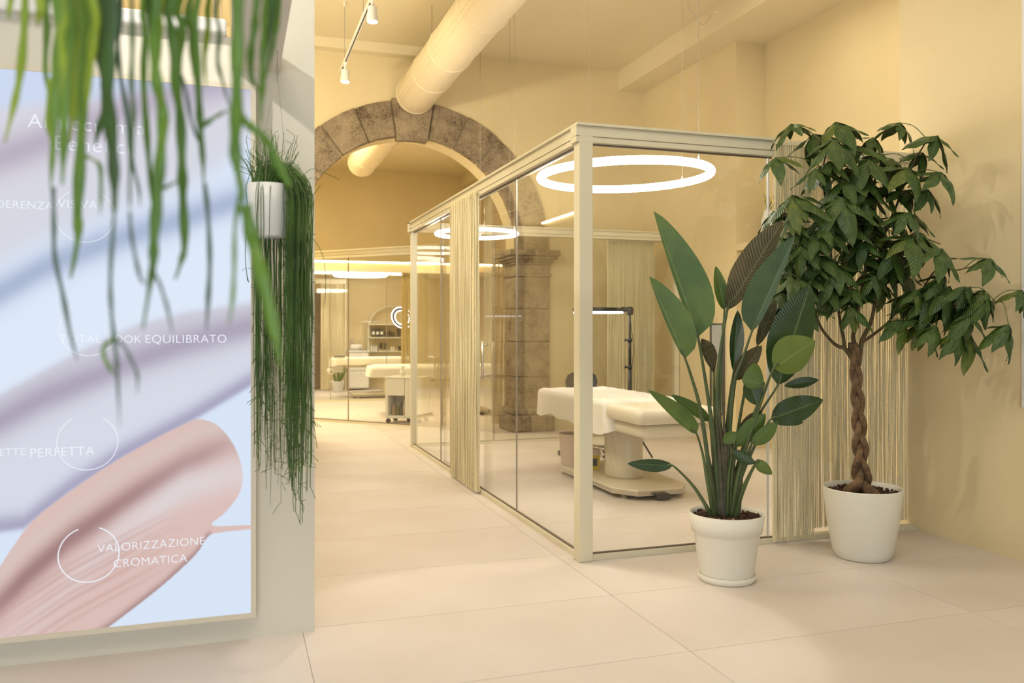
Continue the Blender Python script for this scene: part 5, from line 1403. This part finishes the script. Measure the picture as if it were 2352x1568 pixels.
for (u, v) in ((-0.24, 0.03), (0.24, 0.03), (-0.24, 0.32), (0.24, 0.32), (-0.02, 0.30)):
    q_ = TP(u, v, 0.033)
    MB().tube([q_ - ay_ * 0.018, q_ + ay_ * 0.018], 0.033, n=14).tube([q_, q_ + UP * 0.05], 0.01, n=6).build('castor', M['black'], tro)
for k, (u, h_, m_) in enumerate(((-0.19, .16, 'pebble'), (-0.13, .13, 'petiole'), (-0.07, .2, 'darkgrey'), (-0.02, .22, 'socket'))):
    q_ = TP(u, 0.12, 0.11); r_ = thing('trolley_bottle', ('brown', 'green', 'dark grey', 'pale beige')[k] + ' bottle in the open lower bay of the white trolley', 'bottle', q_, group='bottles in the trolley bay')
    MB().lathe([(0.028, 0), (0.028, h_ * .7), (0.012, h_ * .8), (0.012, h_)], q_, n=14).build('body', M[m_], r_, smooth=False)
q_ = TP(-0.06, 0.12, 0.672)
sp_ = thing('spray_bottle', 'small white spray bottle standing on the white trolley', 'bottle', q_)
MB().lathe([(0.036, 0), (0.038, 0.06), (0.014, 0.10), (0.014, 0.125)], q_, n=16).build('body', M['white'], sp_, smooth=False)
MB().box(q_.x - 0.012, q_.x + 0.04, q_.y - 0.01, q_.y + 0.01, q_.z + 0.125, q_.z + 0.15).build('nozzle', M['white'], sp_)
# small wall things
sw = thing('wall_plate', 'small square plate on the back wall near the arched shelf', 'wall plate', atY(807, 790, YB))
a = atY(801, 790, YB); b = atY(813, 777, YB)
MB().box(a.x, b.x, YB - 0.012, YB, a.z, b.z).build('plate', M['socket'], sw, bevel=0.003)
# mirror on the right far wall
pA = atX(1664, 950, 5.47); pB = atX(1638, 750, 5.47)
mr = thing('wall_mirror', 'narrow dark framed mirror behind the bird of paradise', 'mirror', (5.45, (pA.y + pB.y) / 2, 0.4))
y0, y1 = min(pA.y, pB.y), max(pA.y, pB.y)
MB().box(5.44, 5.47, y0, y1, 0.38, 1.42).build('mirror_glass', M['mirror'], mr)
MB().box(5.43, 5.47, y0 - 0.012, y0, 0.36, 1.44).box(5.43, 5.47, y1, y1 + 0.012, 0.36, 1.44).box(5.43, 5.47, y0, y1, 1.42, 1.44).box(5.43, 5.47, y0, y1, 0.36, 0.38).build('mirror_frame', M['darkgrey'], mr)
# vase on the ledge
vx = 5.71; vy = 8.08
va = thing('flower_vase', 'white vase with small yellow blossoms on the pilaster ledge', 'vase', (vx, vy, 2.35))
vc = Vector((vx, vy, 2.35))
MB().lathe([(0.0, 0.0), (0.06, 0.0), (0.075, 0.10), (0.07, 0.25), (0.045, 0.33), (0.05, 0.36), (0.043, 0.355), (0.0, 0.3)], vc, n=24, cap=False).build('vase', M['pot2'], va, smooth=True)
rr = random.Random(31); mb = MB(); mf = MB()
for k in range(16):
    a = rr.uniform(0, 6.28); e = vc + Vector((rr.uniform(.02, .13) * math.cos(a), rr.uniform(.02, .13) * math.sin(a), rr.uniform(0.42, 0.56)))
    mb.tube([vc + UP * 0.32, (vc + UP * 0.36 + e) / 2, e], 0.004, n=4)
    mf.lathe([(0.002, -0.016), (0.012, 0), (0.002, 0.018)], e, n=6, cap=False)
mb.build('flower_stems', M['petiole'], va); o = mf.build('blossoms', M['flower'], va); o['kind'] = 'stuff'
# black dome on the right wall
dp = atX(2272, 706, XR)
dm = thing('wall_dome', 'small black dome fixture on the right wall behind the leaves', 'fixture', dp)
MB().tube([Vector((XR, dp.y, dp.z)), Vector((XR - 0.02, dp.y, dp.z)), Vector((XR - 0.05, dp.y, dp.z)), Vector((XR - 0.065, dp.y, dp.z))], [0.04, 0.04, 0.03, 0.012], n=18).build('dome', M['black'], dm, smooth=True)
print('leaflets', NLEAF)
